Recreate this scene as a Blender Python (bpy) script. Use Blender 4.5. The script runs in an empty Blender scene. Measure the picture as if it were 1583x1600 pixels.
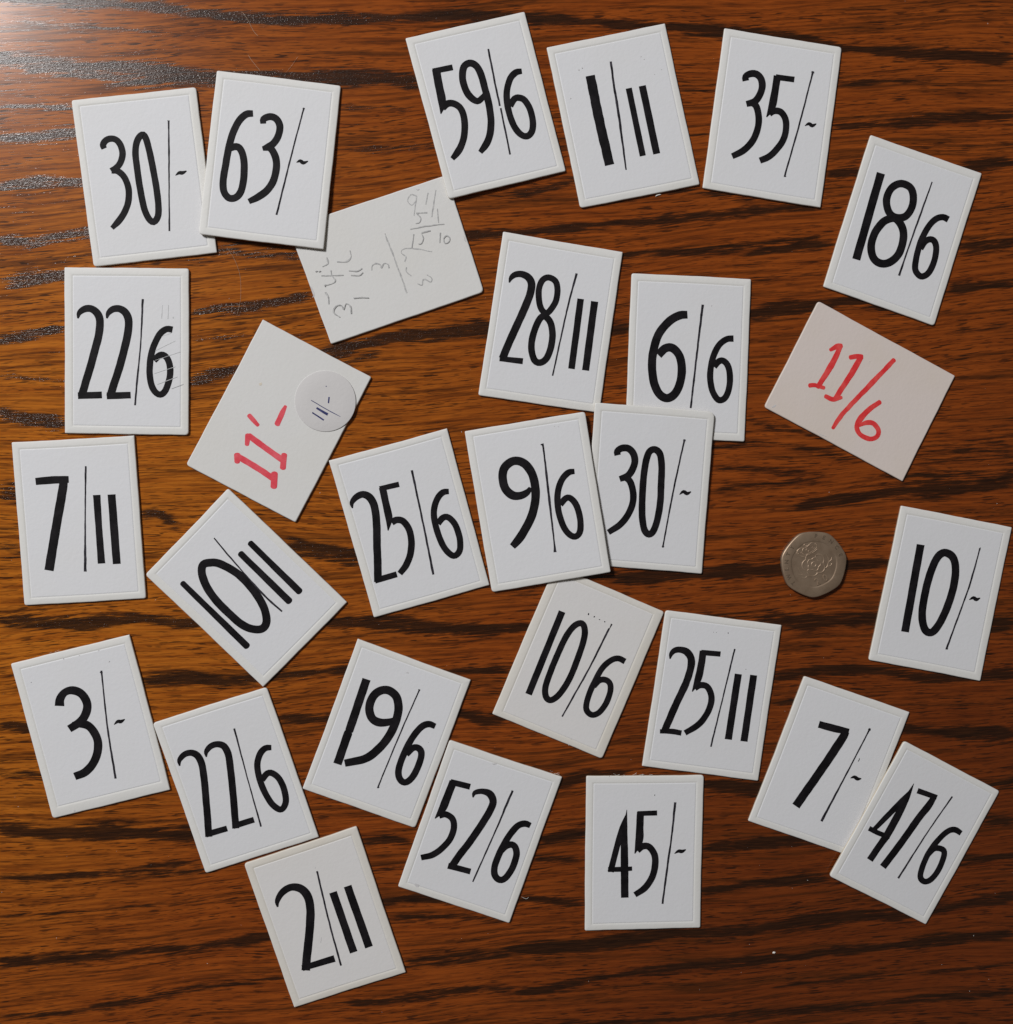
import bpy, bmesh, math, random
import numpy as np
from mathutils import Vector, Matrix

random.seed(7)
rng = np.random.default_rng(7)
scene = bpy.context.scene
MM = 0.001

# ---------------------------------------------------------------- camera
AX, AY, H, FPX = -0.04448865, -0.04416622, 0.305, 1500.0
cx, sx, cy, sy = math.cos(AX), math.sin(AX), math.cos(AY), math.sin(AY)
R = np.array([[1, 0, 0], [0, cx, -sx], [0, sx, cx]]) @ np.array([[cy, 0, sy], [0, 1, 0], [-sy, 0, cy]])
cam_data = bpy.data.cameras.new('camera')
cam_data.sensor_fit = 'HORIZONTAL'
cam_data.sensor_width = 36.0
cam_data.lens = FPX / 1583.0 * 36.0
cam_data.clip_start = 0.01
cam_data.clip_end = 20.0
cam = bpy.data.objects.new('camera', cam_data)
cam.matrix_world = Matrix.Translation((0, 0, H)) @ Matrix(R.tolist()).to_4x4()
scene.collection.objects.link(cam)
scene.camera = cam

# ---------------------------------------------------------------- light of the room
world = bpy.data.worlds.new('World')
scene.world = world
world.use_nodes = True
bg = world.node_tree.nodes['Background']
bg.inputs['Color'].default_value = (1.0, 0.93, 0.86, 1)
bg.inputs['Strength'].default_value = 0.08
lamp_data = bpy.data.lights.new('room_lamp', 'AREA')
lamp_data.shape = 'DISK'
lamp_data.size = 0.40
lamp_data.energy = 32.2
lamp_data.color = (1.0, 0.99, 0.985)
lamp = bpy.data.objects.new('room_lamp', lamp_data)
lamp.location = (-0.95, 0.92, 1.25)
lamp.rotation_euler = (Vector((0, 0, 0)) - lamp.location).to_track_quat('-Z', 'Y').to_euler()
scene.collection.objects.link(lamp)
scene.view_settings.view_transform = 'Standard'
scene.view_settings.look = 'None'
scene.view_settings.exposure = 0.0
scene.view_settings.gamma = 1.0
scene.render.engine = 'CYCLES'
scene.cycles.caustics_reflective = False


# ---------------------------------------------------------------- helpers
def ray(u, v):
    return R @ np.array([u - 791.5, -(v - 800.0), -FPX])


def on_plane(u, v, pl=(0.0, 0.0, 0.0)):
    """point where the sight line through photo pixel (u, v) meets the plane z = a + b x + c y"""
    d = ray(u, v)
    a, b, c = pl
    t = (a - H) / (d[2] - b * d[0] - c * d[1])
    return np.array([0, 0, H]) + t * d


def project(x, y):
    """table point (arrays) -> photo pixel, used only to measure the traced grain"""
    d = np.stack([x, y, np.full_like(x, -H)], -1) @ R
    return 791.5 + d[..., 0] / -d[..., 2] * FPX, 800.0 - d[..., 1] / -d[..., 2] * FPX


def link(name, mesh, mat=None, parent=None):
    o = bpy.data.objects.new(name, mesh)
    scene.collection.objects.link(o)
    if mat is not None:
        for m in (mat if isinstance(mat, (list, tuple)) else [mat]):
            mesh.materials.append(m)
    if parent is not None:
        o.parent = parent
    return o


def mesh_from(name, verts, faces, smooth=False):
    me = bpy.data.meshes.new(name)
    me.from_pydata([tuple(v) for v in verts], [], faces)
    me.update()
    if smooth:
        for p in me.polygons:
            p.use_smooth = True
    return me


def tag(o, label=None, cat=None, group=None, kind=None):
    if label: o['label'] = label
    if cat: o['category'] = cat
    if group: o['group'] = group
    if kind: o['kind'] = kind
    return o


# ---------------------------------------------------------------- materials
def new_mat(name):
    m = bpy.data.materials.new(name)
    m.use_nodes = True
    nt = m.node_tree
    b = nt.nodes['Principled BSDF']
    return m, nt, b


class NT:
    def __init__(self, nt):
        self.nt = nt

    def n(self, t, **kw):
        x = self.nt.nodes.new(t)
        for k, v in kw.items():
            setattr(x, k, v)
        return x

    def l(self, a, b):
        self.nt.links.new(a, b)

    def val(self, sock, v):
        if isinstance(v, (int, float, tuple, list)):
            sock.default_value = v
        else:
            self.l(v, sock)

    def math(self, op, a, b=0.0, c=0.0, clamp=False):
        x = self.n('ShaderNodeMath', operation=op)
        x.use_clamp = clamp
        self.val(x.inputs[0], a); self.val(x.inputs[1], b); self.val(x.inputs[2], c)
        return x.outputs[0]

    def noise(self, vec, scale, detail=3.0, rough=0.5, dist=0.0):
        x = self.n('ShaderNodeTexNoise')
        self.l(vec, x.inputs['Vector'])
        x.inputs['Scale'].default_value = scale
        x.inputs['Detail'].default_value = detail
        x.inputs['Roughness'].default_value = rough
        x.inputs['Distortion'].default_value = dist
        return x.outputs['Fac']

    def mapping(self, vec, scale=(1, 1, 1), loc=(0, 0, 0), rot=(0, 0, 0)):
        x = self.n('ShaderNodeMapping')
        self.l(vec, x.inputs['Vector'])
        x.inputs['Scale'].default_value = scale
        x.inputs['Location'].default_value = loc
        x.inputs['Rotation'].default_value = rot
        return x.outputs[0]

    def ramp(self, fac, stops, interp='LINEAR'):
        x = self.n('ShaderNodeValToRGB')
        x.color_ramp.interpolation = interp
        el = x.color_ramp.elements
        while len(el) < len(stops):
            el.new(0.5)
        for e, (p, c) in zip(el, stops):
            e.position = p
            e.color = c if len(c) == 4 else (*c, 1)
        self.l(fac, x.inputs[0])
        return x.outputs[0]

    def smooth(self, v, lo, hi):
        x = self.n('ShaderNodeMapRange', interpolation_type='SMOOTHSTEP')
        self.val(x.inputs['Value'], v)
        x.inputs['From Min'].default_value = lo
        x.inputs['From Max'].default_value = hi
        return x.outputs[0]

    def mix(self, fac, a, b, blend='MIX'):
        x = self.n('ShaderNodeMix', data_type='RGBA', blend_type=blend)
        self.val(x.inputs[0], fac)
        self.val(x.inputs[6], a if not isinstance(a, tuple) else (*a[:3], 1))
        self.val(x.inputs[7], b if not isinstance(b, tuple) else (*b[:3], 1))
        return x.outputs[2]

    def bump(self, h, strength, dist, normal=None):
        x = self.n('ShaderNodeBump')
        self.l(h, x.inputs['Height'])
        x.inputs['Strength'].default_value = strength
        x.inputs['Distance'].default_value = dist
        if normal is not None:
            self.l(normal, x.inputs['Normal'])
        return x.outputs[0]


def wood_material():
    m, nt, b = new_mat('varnished_oak')
    N = NT(nt)
    uv = N.n('ShaderNodeTexCoord').outputs['UV']           # u along the grain, v across it, in metres
    at = N.n('ShaderNodeAttribute', attribute_name='grain_band').outputs['Fac']
    warm = N.n('ShaderNodeAttribute', attribute_name='figure').outputs['Fac']  # tone value, rising towards the right and bottom: redder, then darker
    long_ = N.noise(N.mapping(uv, (9, 190, 1)), 1.0, 5, 0.55)
    mid = N.noise(N.mapping(uv, (38, 900, 1), (3.1, 1.7, 0)), 1.0, 4, 0.6)
    fine = N.noise(N.mapping(uv, (110, 2600, 1), (7.3, 2.2, 0)), 1.0, 3, 0.6)
    pore = N.noise(N.mapping(uv, (150, 2100, 1), (1.3, 9.2, 0)), 1.0, 1, 0.5)
    pore2 = N.noise(N.mapping(uv, (240, 3400, 1), (5.3, 4.2, 0)), 1.0, 1, 0.5)
    speck = N.noise(N.mapping(uv, (900, 1900, 1), (2.3, 6.2, 0)), 1.0, 2, 0.6)
    # ragged traced bands
    fr = N.noise(N.mapping(uv, (120, 1500, 1), (8.3, 5.2, 0)), 1.0, 4, 0.65)
    jag = N.math('ADD', N.math('MULTIPLY', N.math('SUBTRACT', mid, 0.5), 1.5),
                 N.math('MULTIPLY', N.math('SUBTRACT', fr, 0.5), 2.5))
    jag = N.math('ADD', jag, N.math('MULTIPLY', N.math('SUBTRACT', long_, 0.5), 0.6))
    band = N.smooth(N.math('ADD', N.math('MULTIPLY', at, 1.15), jag), 0.26, 0.88)
    streak = N.smooth(N.math('ADD', long_, N.math('MULTIPLY', N.math('SUBTRACT', mid, 0.5), 0.9)), 0.47, 0.74)
    fibre = N.smooth(mid, 0.28, 0.74)
    fibre2 = N.smooth(fine, 0.3, 0.7)
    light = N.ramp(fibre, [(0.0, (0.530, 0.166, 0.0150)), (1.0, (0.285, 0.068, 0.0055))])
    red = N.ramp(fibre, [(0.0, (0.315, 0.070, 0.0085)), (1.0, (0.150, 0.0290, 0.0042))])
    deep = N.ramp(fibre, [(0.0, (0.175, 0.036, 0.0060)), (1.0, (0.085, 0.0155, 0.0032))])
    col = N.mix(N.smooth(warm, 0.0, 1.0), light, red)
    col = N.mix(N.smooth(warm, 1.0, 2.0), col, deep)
    col = N.mix(N.math('MULTIPLY', fibre2, 0.28), col, (0.095, 0.026, 0.005))
    col = N.mix(N.math('MULTIPLY', streak, 0.66), col, (0.056, 0.0175, 0.0040))
    dark = N.mix(fibre2, (0.034, 0.0130, 0.0050), (0.0080, 0.0042, 0.0026))
    col = N.mix(N.math('MULTIPLY', band, 0.92), col, dark)
    pm = N.smooth(pore, 0.575, 0.65)
    pm2 = N.smooth(pore2, 0.61, 0.68)
    dens = N.smooth(N.noise(N.mapping(uv, (30, 160, 1), (4, 3, 0)), 1.0, 2, 0.5), 0.30, 0.60)
    pall = N.math('MULTIPLY', N.math('MAXIMUM', pm, N.math('MULTIPLY', pm2, 0.85)), N.math('ADD', N.math('MULTIPLY', dens, 0.7), 0.3), clamp=True)
    col = N.mix(N.math('MULTIPLY', pall, 0.85), col, (0.016, 0.0065, 0.0035))
    nt.links.new(col, b.inputs['Base Color'])
    # relief: open pores and band roughness under the varnish
    grit = N.noise(N.mapping(uv, (1500, 2900, 1), (2.7, 1.2, 0)), 1.0, 2, 0.7)
    g2 = N.math('ADD', N.smooth(grit, 0.50, 0.78), N.math('MULTIPLY', N.smooth(speck, 0.52, 0.80), 0.9))
    h = N.math('SUBTRACT', N.math('MULTIPLY', g2, N.math('MULTIPLY', band, 0.60)), N.math('MULTIPLY', pall, 0.05))
    h = N.math('ADD', h, N.math('MULTIPLY', N.noise(N.mapping(uv, (30, 60, 1)), 1.0, 2, 0.5), 0.5))
    nt.links.new(N.bump(h, 0.5, 0.00010), b.inputs['Normal'])
    ro = N.math('ADD', 0.20, N.math('MULTIPLY', band, 0.03))
    nt.links.new(ro, b.inputs['Roughness'])
    b.inputs['Specular IOR Level'].default_value = 0.34
    return m


def paper_material(name, base, blot=(0.70, 0.66, 0.58), blot_amt=0.12, rough=0.62, grain=0.35, seed=0.0, specks=0.5):
    m, nt, b = new_mat(name)
    N = NT(nt)
    tc = N.n('ShaderNodeTexCoord').outputs['Object']
    oi = N.n('ShaderNodeObjectInfo').outputs['Random']
    off = N.n('ShaderNodeCombineXYZ')
    nt.links.new(N.math('MULTIPLY', oi, 37.0), off.inputs[0])
    nt.links.new(N.math('MULTIPLY', oi, 91.0), off.inputs[1])
    add = N.n('ShaderNodeVectorMath', operation='ADD')
    nt.links.new(tc, add.inputs[0]); nt.links.new(off.outputs[0], add.inputs[1])
    v = add.outputs[0]
    big = N.noise(N.mapping(v, (1, 1, 1), (seed, seed, 0)), 38, 3, 0.55)
    col = N.mix(N.math('MULTIPLY', N.smooth(big, 0.38, 0.78), blot_amt), base, blot)
    fibre = N.noise(v, 2600, 2, 0.6)
    col = N.mix(N.math('MULTIPLY', N.smooth(fibre, 0.35, 0.75), 0.05), col, (0.45, 0.43, 0.42))
    vor = N.n('ShaderNodeTexVoronoi')
    nt.links.new(v, vor.inputs['Vector'])
    vor.inputs['Scale'].default_value = 75
    wh = N.n('ShaderNodeSeparateColor')
    nt.links.new(vor.outputs['Color'], wh.inputs[0])
    rad = N.math('MULTIPLY', wh.outputs[1], 0.020)
    sp = N.math('MULTIPLY', N.math('LESS_THAN', vor.outputs['Distance'], rad), N.math('GREATER_THAN', wh.outputs[0], 0.80))
    col = N.mix(N.math('MULTIPLY', sp, specks), col, (0.22, 0.19, 0.17))
    # each piece has aged a little differently
    hv = N.n('ShaderNodeHueSaturation')
    nt.links.new(col, hv.inputs['Color'])
    nt.links.new(N.math('ADD', N.math('MULTIPLY', oi, 0.022), 0.978), hv.inputs['Value'])
    nt.links.new(hv.outputs[0], b.inputs['Base Color'])
    h = N.math('ADD', N.noise(v, 900, 3, 0.6), N.math('MULTIPLY', N.noise(v, 130, 2, 0.5), 1.2))
    nt.links.new(N.bump(h, grain, 0.00012), b.inputs['Normal'])
    b.inputs['Roughness'].default_value = rough
    b.inputs['Specular IOR Level'].default_value = 0.35
    return m


def ink_material(name, c0, c1, rough=0.35, spec=0.5, scale=420, alpha_mix=0.5):
    m, nt, b = new_mat(name)
    N = NT(nt)
    tc = N.n('ShaderNodeTexCoord').outputs['Object']
    col = N.mix(N.math('MULTIPLY', N.smooth(N.noise(tc, scale, 4, 0.65), 0.35, 0.75), alpha_mix), c0, c1)
    nt.links.new(col, b.inputs['Base Color'])
    nt.links.new(N.bump(N.noise(tc, 1500, 3, 0.6), 0.35, 0.00008), b.inputs['Normal'])
    b.inputs['Roughness'].default_value = rough
    b.inputs['Specular IOR Level'].default_value = spec
    return m


WOOD = wood_material()
FACE = paper_material('coated_white_card', (0.700, 0.708, 0.735), (0.69, 0.685, 0.68), 0.25)
FACE_AGED = paper_material('coated_card_aged', (0.695, 0.686, 0.686), (0.68, 0.660, 0.635), 0.35, seed=3.0, specks=0.6)
RIM = paper_material('card_border', (0.712, 0.711, 0.698), (0.69, 0.665, 0.60), 0.30, seed=5.0)
RIM_AGED = paper_material('card_border_aged', (0.685, 0.665, 0.625), (0.62, 0.56, 0.46), 0.4, seed=6.0)
EDGE = paper_material('cut_card_edge', (0.60, 0.53, 0.42), (0.45, 0.37, 0.26), 0.6, seed=8.0, grain=0.8)
BACK = paper_material('plain_card_back', (0.690, 0.688, 0.680), (0.67, 0.65, 0.60), 0.30, seed=9.0, rough=0.75)
BACK_PINK = paper_material('plain_card_back_pinkish', (0.670, 0.595, 0.560), (0.64, 0.56, 0.48), 0.5, seed=11.0, rough=0.78)
STICKER = paper_material('sticker_paper', (0.605, 0.592, 0.592), (0.585, 0.565, 0.57), 0.5, seed=12.0, rough=0.7)
INK = ink_material('black_printing_ink', (0.0050, 0.0044, 0.0055), (0.015, 0.013, 0.0155), 0.6, 0.11, 240, 0.9)
INK_THIN = ink_material('thin_black_line_ink', (0.010, 0.009, 0.012), (0.06, 0.055, 0.07), 0.6, 0.12, 600, 0.8)
RED = ink_material('red_marker', (0.66, 0.030, 0.035), (0.76, 0.10, 0.09), 0.55, 0.3, 260, 0.9)
PINKRED = ink_material('pinkish_red_marker', (0.68, 0.050, 0.075), (0.76, 0.13, 0.16), 0.55, 0.3, 260, 0.9)
BLUE = ink_material('blue_pen', (0.020, 0.025, 0.11), (0.06, 0.07, 0.22), 0.5, 0.3, 500, 0.8)
PENCIL = ink_material('pencil_graphite', (0.37, 0.37, 0.375), (0.60, 0.60, 0.59), 0.6, 0.3, 1500, 1.0)
PENCIL_FAINT = ink_material('faint_pencil', (0.44, 0.45, 0.46), (0.62, 0.63, 0.64), 0.6, 0.3, 1500, 1.0)
SMUDGE = ink_material('grey_smudge', (0.50, 0.49, 0.50), (0.62, 0.61, 0.62), 0.7, 0.3, 900, 1.0)
LINT = ink_material('white_lint', (0.75, 0.73, 0.68), (0.6, 0.58, 0.52), 0.8, 0.3)
HAIRM = ink_material('pale_hair', (0.55, 0.42, 0.30), (0.42, 0.32, 0.22), 0.4, 0.5)


# ---------------------------------------------------------------- the table
# dark bands of the oak figure, traced: points, thickness, strength
BANDS = [
    ([(0, -2), (150, 3), (283, 16), (430, 33), (520, 30), (600, 28), (676, 26), (741, 25), (823, 30), (935, 35), (1036, 42), (1137, 50), (1238, 57), (1319, 76), (1440, 84), (1590, 92)], 17, 1.0),
    ([(-20, 88), (0, 92), (100, 104), (200, 107), (290, 118), (340, 122), (457, 119), (540, 121), (608, 122), (660, 128)], 24, 1.0),
    ([(20, 100), (160, 118), (260, 130)], 18, .8),
    ([(520, 170), (600, 166), (640, 172)], 9, .7), ([(545, 238), (620, 232), (690, 226)], 12, .7),
    ([(0, 168), (60, 166), (125, 168)], 7, .8), ([(-10, 216), (60, 214), (120, 207), (200, 204)], 16, 1.0),
    ([(-10, 293), (60, 283), (135, 284)], 17, 1.0), ([(-10, 376), (50, 379), (140, 362), (200, 366)], 17, 1.0),
    ([(5, 443), (60, 434), (100, 431), (160, 440)], 20, 1.0), ([(-10, 534), (50, 524), (100, 511)], 18, .9),
    ([(-10, 585), (50, 590), (110, 600)], 12, .6), ([(-10, 645), (40, 655), (110, 662)], 26, .9), ([(-10, 765), (25, 770), (60, 780)], 40, .8),
    ([(-10, 850), (30, 860), (70, 860)], 22, .6),
    ([(290, 488), (350, 484), (402, 478), (440, 470), (485, 463)], 17, .95), ([(290, 598), (330, 588), (375, 577)], 16, .85),
    ([(290, 532), (340, 528), (400, 520)], 10, .55),
    ([(500, 555), (560, 540), (607, 527), (683, 522), (720, 517), (770, 514), (850, 517), (955, 517), (990, 512)], 24, 1.0),
    ([(510, 580), (560, 560), (600, 548)], 12, .7), ([(720, 364), (785, 359)], 10, .7),
    ([(300, 400), (350, 392), (420, 398), (470, 402)], 12, .65), ([(340, 386), (390, 380), (450, 386)], 8, .6),
    ([(800, 305), (860, 292), (905, 282)], 15, .8), ([(1045, 296), (1110, 303), (1180, 316)], 9, .6),
    ([(715, 368), (820, 364), (946, 350), (1022, 346), (1098, 337), (1220, 326), (1290, 322)], 15, .9),
    ([(960, 400), (1100, 392), (1220, 379), (1290, 372)], 13, .75), ([(1055, 141), (1115, 141)], 8, .6), ([(1068, 212), (1110, 210)], 8, .6),
    ([(1310, 131), (1378, 127), (1450, 127)], 10, .8), ([(1300, 199), (1407, 192), (1470, 186), (1590, 180)], 15, .95),
    ([(1285, 275), (1330, 268), (1365, 276)], 15, .9), ([(1490, 262), (1590, 252)], 17, .9), ([(1160, 396), (1230, 388), (1300, 381)], 16, .9),
    ([(1500, 386), (1590, 380)], 22, .9), ([(1480, 450), (1590, 443)], 20, .9),
    ([(1160, 492), (1230, 482), (1281, 476), (1357, 466), (1400, 480)], 24, 1.0), ([(1160, 440), (1240, 430), (1300, 428)], 9, .5),
    ([(1480, 520), (1590, 505)], 12, .6), ([(1500, 330), (1590, 320)], 10, .6),
    ([(1430, 715), (1500, 705), (1590, 700)], 60, .55), ([(1380, 745), (1480, 742), (1590, 738)], 26, .6),
    ([(1240, 792), (1286, 784), (1413, 766), (1500, 762), (1590, 750)], 21, .9), ([(1170, 660), (1230, 668), (1300, 690)], 14, .6),
    ([(1100, 700), (1180, 690), (1260, 700), (1340, 720)], 12, .6), ([(1110, 730), (1200, 735), (1300, 745)], 12, .6), ([(1110, 765), (1200, 757), (1290, 752)], 16, .6),
    ([(1180, 894), (1225, 887), (1324, 884), (1380, 877), (1400, 878)], 18, .95),
    ([(900, 893), (980, 902), (1050, 898), (1108, 894), (1204, 889), (1250, 879)], 22, .95),
    ([(1183, 965), (1259, 973), (1360, 968), (1450, 975), (1557, 974), (1595, 974)], 22, .95), ([(1200, 1058), (1284, 1047), (1357, 1047), (1450, 1060), (1537, 1057), (1595, 1050)], 19, .9),
    ([(1210, 1100), (1280, 1090), (1400, 1088)], 9, .5), ([(1095, 960), (1180, 962), (1250, 968)], 12, .5),
    ([(215, 805), (245, 800), (278, 822)], 26, .9), ([(445, 858), (500, 858), (560, 866), (590, 868)], 24, .95), ([(465, 862), (546, 878), (570, 880)], 16, .8),
    ([(-10, 968), (50, 971), (126, 976), (180, 969), (227, 966), (316, 978)], 20, .95), ([(500, 972), (600, 974), (700, 982), (780, 984), (840, 978)], 21, .95),
    ([(215, 1064), (301, 1058), (352, 1067), (415, 1058), (528, 1048), (560, 1050)], 18, .9), ([(430, 1126), (516, 1121), (540, 1122)], 20, .9),
    ([(-10, 1132), (20, 1134), (60, 1138)], 15, .9), ([(-10, 1210), (30, 1209), (80, 1214)], 14, .8),
    ([(-10, 1294), (76, 1302), (177, 1300), (278, 1305), (340, 1300)], 23, .95), ([(180, 1368), (260, 1364), (340, 1362)], 12, .7),
    ([(690, 1108), (758, 1127), (800, 1120)], 20, .9), ([(690, 1050), (730, 1047), (790, 1046)], 18, .9), ([(640, 1115), (720, 1112)], 16, .7),
    ([(560, 1318), (600, 1312), (640, 1312)], 18, .95), ([(-10, 1372), (80, 1370), (150, 1366), (300, 1348)], 12, .85),
    ([(-10, 1503), (80, 1500), (152, 1493), (300, 1480), (440, 1462)], 15, .95), ([(-10, 1588), (100, 1582), (200, 1566), (300, 1545), (450, 1528)], 13, .75),
    ([(590, 1412), (640, 1404), (720, 1400)], 17, .9), ([(630, 1503), (700, 1500), (800, 1490)], 14, .8), ([(540, 1570), (620, 1562), (720, 1548), (800, 1545)], 14, .8),
    ([(580, 1360), (640, 1352)], 9, .6), ([(0, 1430), (120, 1428), (260, 1412), (400, 1400)], 9, .5),
    ([(840, 1312), (915, 1302), (960, 1300)], 18, .9), ([(830, 1343), (913, 1343)], 13, .8), ([(805, 1402), (913, 1413)], 18, .9), ([(610, 1434), (706, 1432), (800, 1440)], 14, .7),
    ([(860, 1228), (920, 1211), (990, 1206)], 18, .9),
    ([(790, 1482), (850, 1481), (913, 1478), (1027, 1458), (1128, 1458), (1250, 1441), (1330, 1432), (1410, 1430), (1511, 1411), (1590, 1400)], 21, .95),
    ([(800, 1552), (850, 1547), (951, 1524), (1077, 1511), (1250, 1496), (1310, 1484), (1436, 1474), (1590, 1458)], 15, .9),
    ([(1095, 1325), (1250, 1314), (1300, 1313)], 18, .95), ([(1095, 1392), (1183, 1380), (1292, 1373)], 15, .9), ([(1095, 1226), (1178, 1233), (1220, 1236)], 21, .95),
    ([(1400, 1138), (1486, 1143), (1590, 1148)], 25, .95), ([(1540, 1227), (1595, 1223)], 14, .8), ([(1535, 1285), (1595, 1282)], 16, .9),
    ([(1490, 1345), (1595, 1336)], 18, .9), ([(870, 1602), (1070, 1592), (1288, 1577), (1450, 1560), (1590, 1550)], 12, .8),
    ([(1200, 1540), (1400, 1525), (1590, 1505)], 9, .6), ([(0, 30), (120, 40), (260, 52)], 8, .4), ([(840, 950), (790, 962)], 14, .5),
    ([(1100, 1160), (1200, 1150)], 12, .5), ([(800, 930), (850, 925)], 14, .6), ([(960, 610), (1000, 600)], 8, .5),
]


def build_table():
    # fine grid under the cards, coarser away from them
    def axis(lo, hi, step, ext):
        a = np.arange(lo, hi + 1e-9, step)
        out, s, x = [], step, hi
        while x < ext[1]:
            s *= 1.25; x = min(x + s, ext[1]); out.append(x)
        low, s, x = [], step, lo
        while x > ext[0]:
            s *= 1.25; x = max(x - s, ext[0]); low.append(x)
        return np.array(low[::-1] + list(a) + out)
    X = axis(-0.175, 0.195, 0.00085, (-0.62, 0.66))
    Y = axis(-0.195, 0.175, 0.00045, (-0.46, 0.44))
    gx, gy = np.meshgrid(X, Y, indexing='xy')
    U, V = project(gx, gy)
    U0, V0 = U, V
    band = np.zeros_like(gx)
    sw = np.zeros_like(gx); ss = np.zeros_like(gx)
    fade = 26.0
    gen = list(BANDS)
    # the same kind of figure goes on beyond the part in view
    r = np.random.default_rng(3)
    for k in range(190):
        u, v = r.uniform(-1700, 3300), r.uniform(-1300, 2900)
        L = r.uniform(150, 600)
        if -60 < v < 1660 and u + L > -40 and u < 1620:
            continue
        sl = r.uniform(-0.08, 0.06)
        pts = [(u + L * i / 4, v + L * sl * i / 4 + r.uniform(-8, 8)) for i in range(5)]
        gen.append((pts, r.uniform(9, 24), r.uniform(.6, 1)))
    for pts, th, st in gen:
        p = np.array(pts, float)
        if p[0, 0] > p[-1, 0]:
            p = p[::-1]
        m = (U > p[0, 0] - 60) & (U < p[-1, 0] + 60) & (V > p[:, 1].min() - 60) & (V < p[:, 1].max() + 60)
        if not m.any():
            continue
        u, v = U[m], V[m]
        yc = np.interp(u, p[:, 0], p[:, 1])
        ends = np.clip((u - p[0, 0] + fade) / (2 * fade), 0, 1) * np.clip((p[-1, 0] + fade - u) / (2 * fade), 0, 1)
        wob = 1 + 0.35 * np.sin(u * 0.031 + p[0, 1]) * np.sin(u * 0.0127 + p[0, 0])
        d = np.abs(v - yc) / (th * 0.56 * wob)
        g = st * np.exp(-d ** 2.4) * (ends * ends * (3 - 2 * ends))
        band[m] = np.maximum(band[m], g)
    # slope of the grain, averaged from the traced bands
    sg = 150.0
    cu, cv = np.meshgrid(np.linspace(-200, 1800, 41), np.linspace(-200, 1800, 41))
    a = np.zeros_like(cu); w = np.full_like(cu, 0.15)
    for pts, th, st in BANDS:
        for (x0, y0), (x1, y1) in zip(pts[:-1], pts[1:]):
            if abs(x1 - x0) < 20: continue
            L = abs(x1 - x0)
            g = L * np.exp(-((cu - (x0 + x1) / 2) ** 2 / (2 * sg * sg) + (cv - (y0 + y1) / 2) ** 2 / (2 * (sg * .6) ** 2)))
            a += g * (y1 - y0) / (x1 - x0); w += g
    slope = -0.062 + 0.30 * (a / w + 0.02)             # the pores run straighter than the figure of the bands
    step = 2000 / 40
    S = np.cumsum(slope, axis=1) * step
    S -= S[:, 20:21]
    fu = np.clip((U + 200) / step, 0, 39.999); fv = np.clip((V + 200) / step, 0, 39.999)
    iu, iv = fu.astype(int), fv.astype(int); du, dv = fu - iu, fv - iv
    Sg = (S[iv, iu] * (1 - du) + S[iv, iu + 1] * du) * (1 - dv) + (S[iv + 1, iu] * (1 - du) + S[iv + 1, iu + 1] * du) * dv
    # a slow waviness of the fibres
    Sg = Sg + 3.5 * np.sin(U * 0.0115 + V * 0.009) + 1.2 * np.sin(U * 0.027 + V * 0.013 + 1.3)
    px = 5.0e3                                              # photo pixels in a metre
    uu = U / px; vv = -(V - Sg) / px
    # wood colour: golden at the left, redder and darker towards right and bottom
    wood_tone = 0.5 + 0.5 * np.sin(V * 0.0042 + 1.2 * np.sin(U * 0.0021) + 0.8) * 0.4
    wood_tone += np.clip((U - 420) / 1000, -0.35, 0.55)
    wood_tone = np.clip(wood_tone + np.clip((V - 1000) / 1500, 0, 0.4), 0, 1) + np.clip((U - 700) / 1400 + (V - 900) / 1100, 0, 1) * np.clip((U - 500) / 500, 0, 1)
    ny, nx = gx.shape
    n = ny * nx
    co = np.zeros((n, 3)); co[:, 0] = gx.ravel(); co[:, 1] = gy.ravel()
    idx = np.arange(n).reshape(ny, nx)
    quads = np.stack([idx[:-1, :-1], idx[:-1, 1:], idx[1:, 1:], idx[1:, :-1]], -1).reshape(-1, 4)
    me = bpy.data.meshes.new('table_top')
    me.vertices.add(n); me.vertices.foreach_set('co', co.ravel())
    me.loops.add(quads.size); me.loops.foreach_set('vertex_index', quads.ravel().astype(np.int32))
    me.polygons.add(len(quads)); me.polygons.foreach_set('loop_start', np.arange(0, quads.size, 4, dtype=np.int32))
    me.update(calc_edges=True)
    lay = me.uv_layers.new(name='grain')
    lu = np.stack([uu.ravel()[quads.ravel()], vv.ravel()[quads.ravel()]], -1)
    lay.data.foreach_set('uv', lu.ravel().astype(np.float32))
    for nm, arr in (('grain_band', band), ('figure', wood_tone)):  # 'figure' holds the wood tone, redder and darker towards right and bottom
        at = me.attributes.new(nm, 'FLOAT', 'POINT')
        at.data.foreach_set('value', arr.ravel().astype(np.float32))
    o = link('table_top', me, WOOD)
    o['kind'] = 'structure'
    # edge and underside of the board
    x0, x1, y0, y1, d = -0.62, 0.66, -0.46, 0.44, 0.022
    me2 = mesh_from('table_edge', [(x0, y0, 0), (x1, y0, 0), (x1, y1, 0), (x0, y1, 0), (x0, y0, -d), (x1, y0, -d), (x1, y1, -d), (x0, y1, -d)],
                    [(0, 1, 5, 4), (1, 2, 6, 5), (2, 3, 7, 6), (3, 0, 4, 7), (7, 6, 5, 4)])
    link('table_edge', me2, WOOD, o)


build_table()

# ---------------------------------------------------------------- strokes
Z = 1583.0 / 400.0


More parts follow.
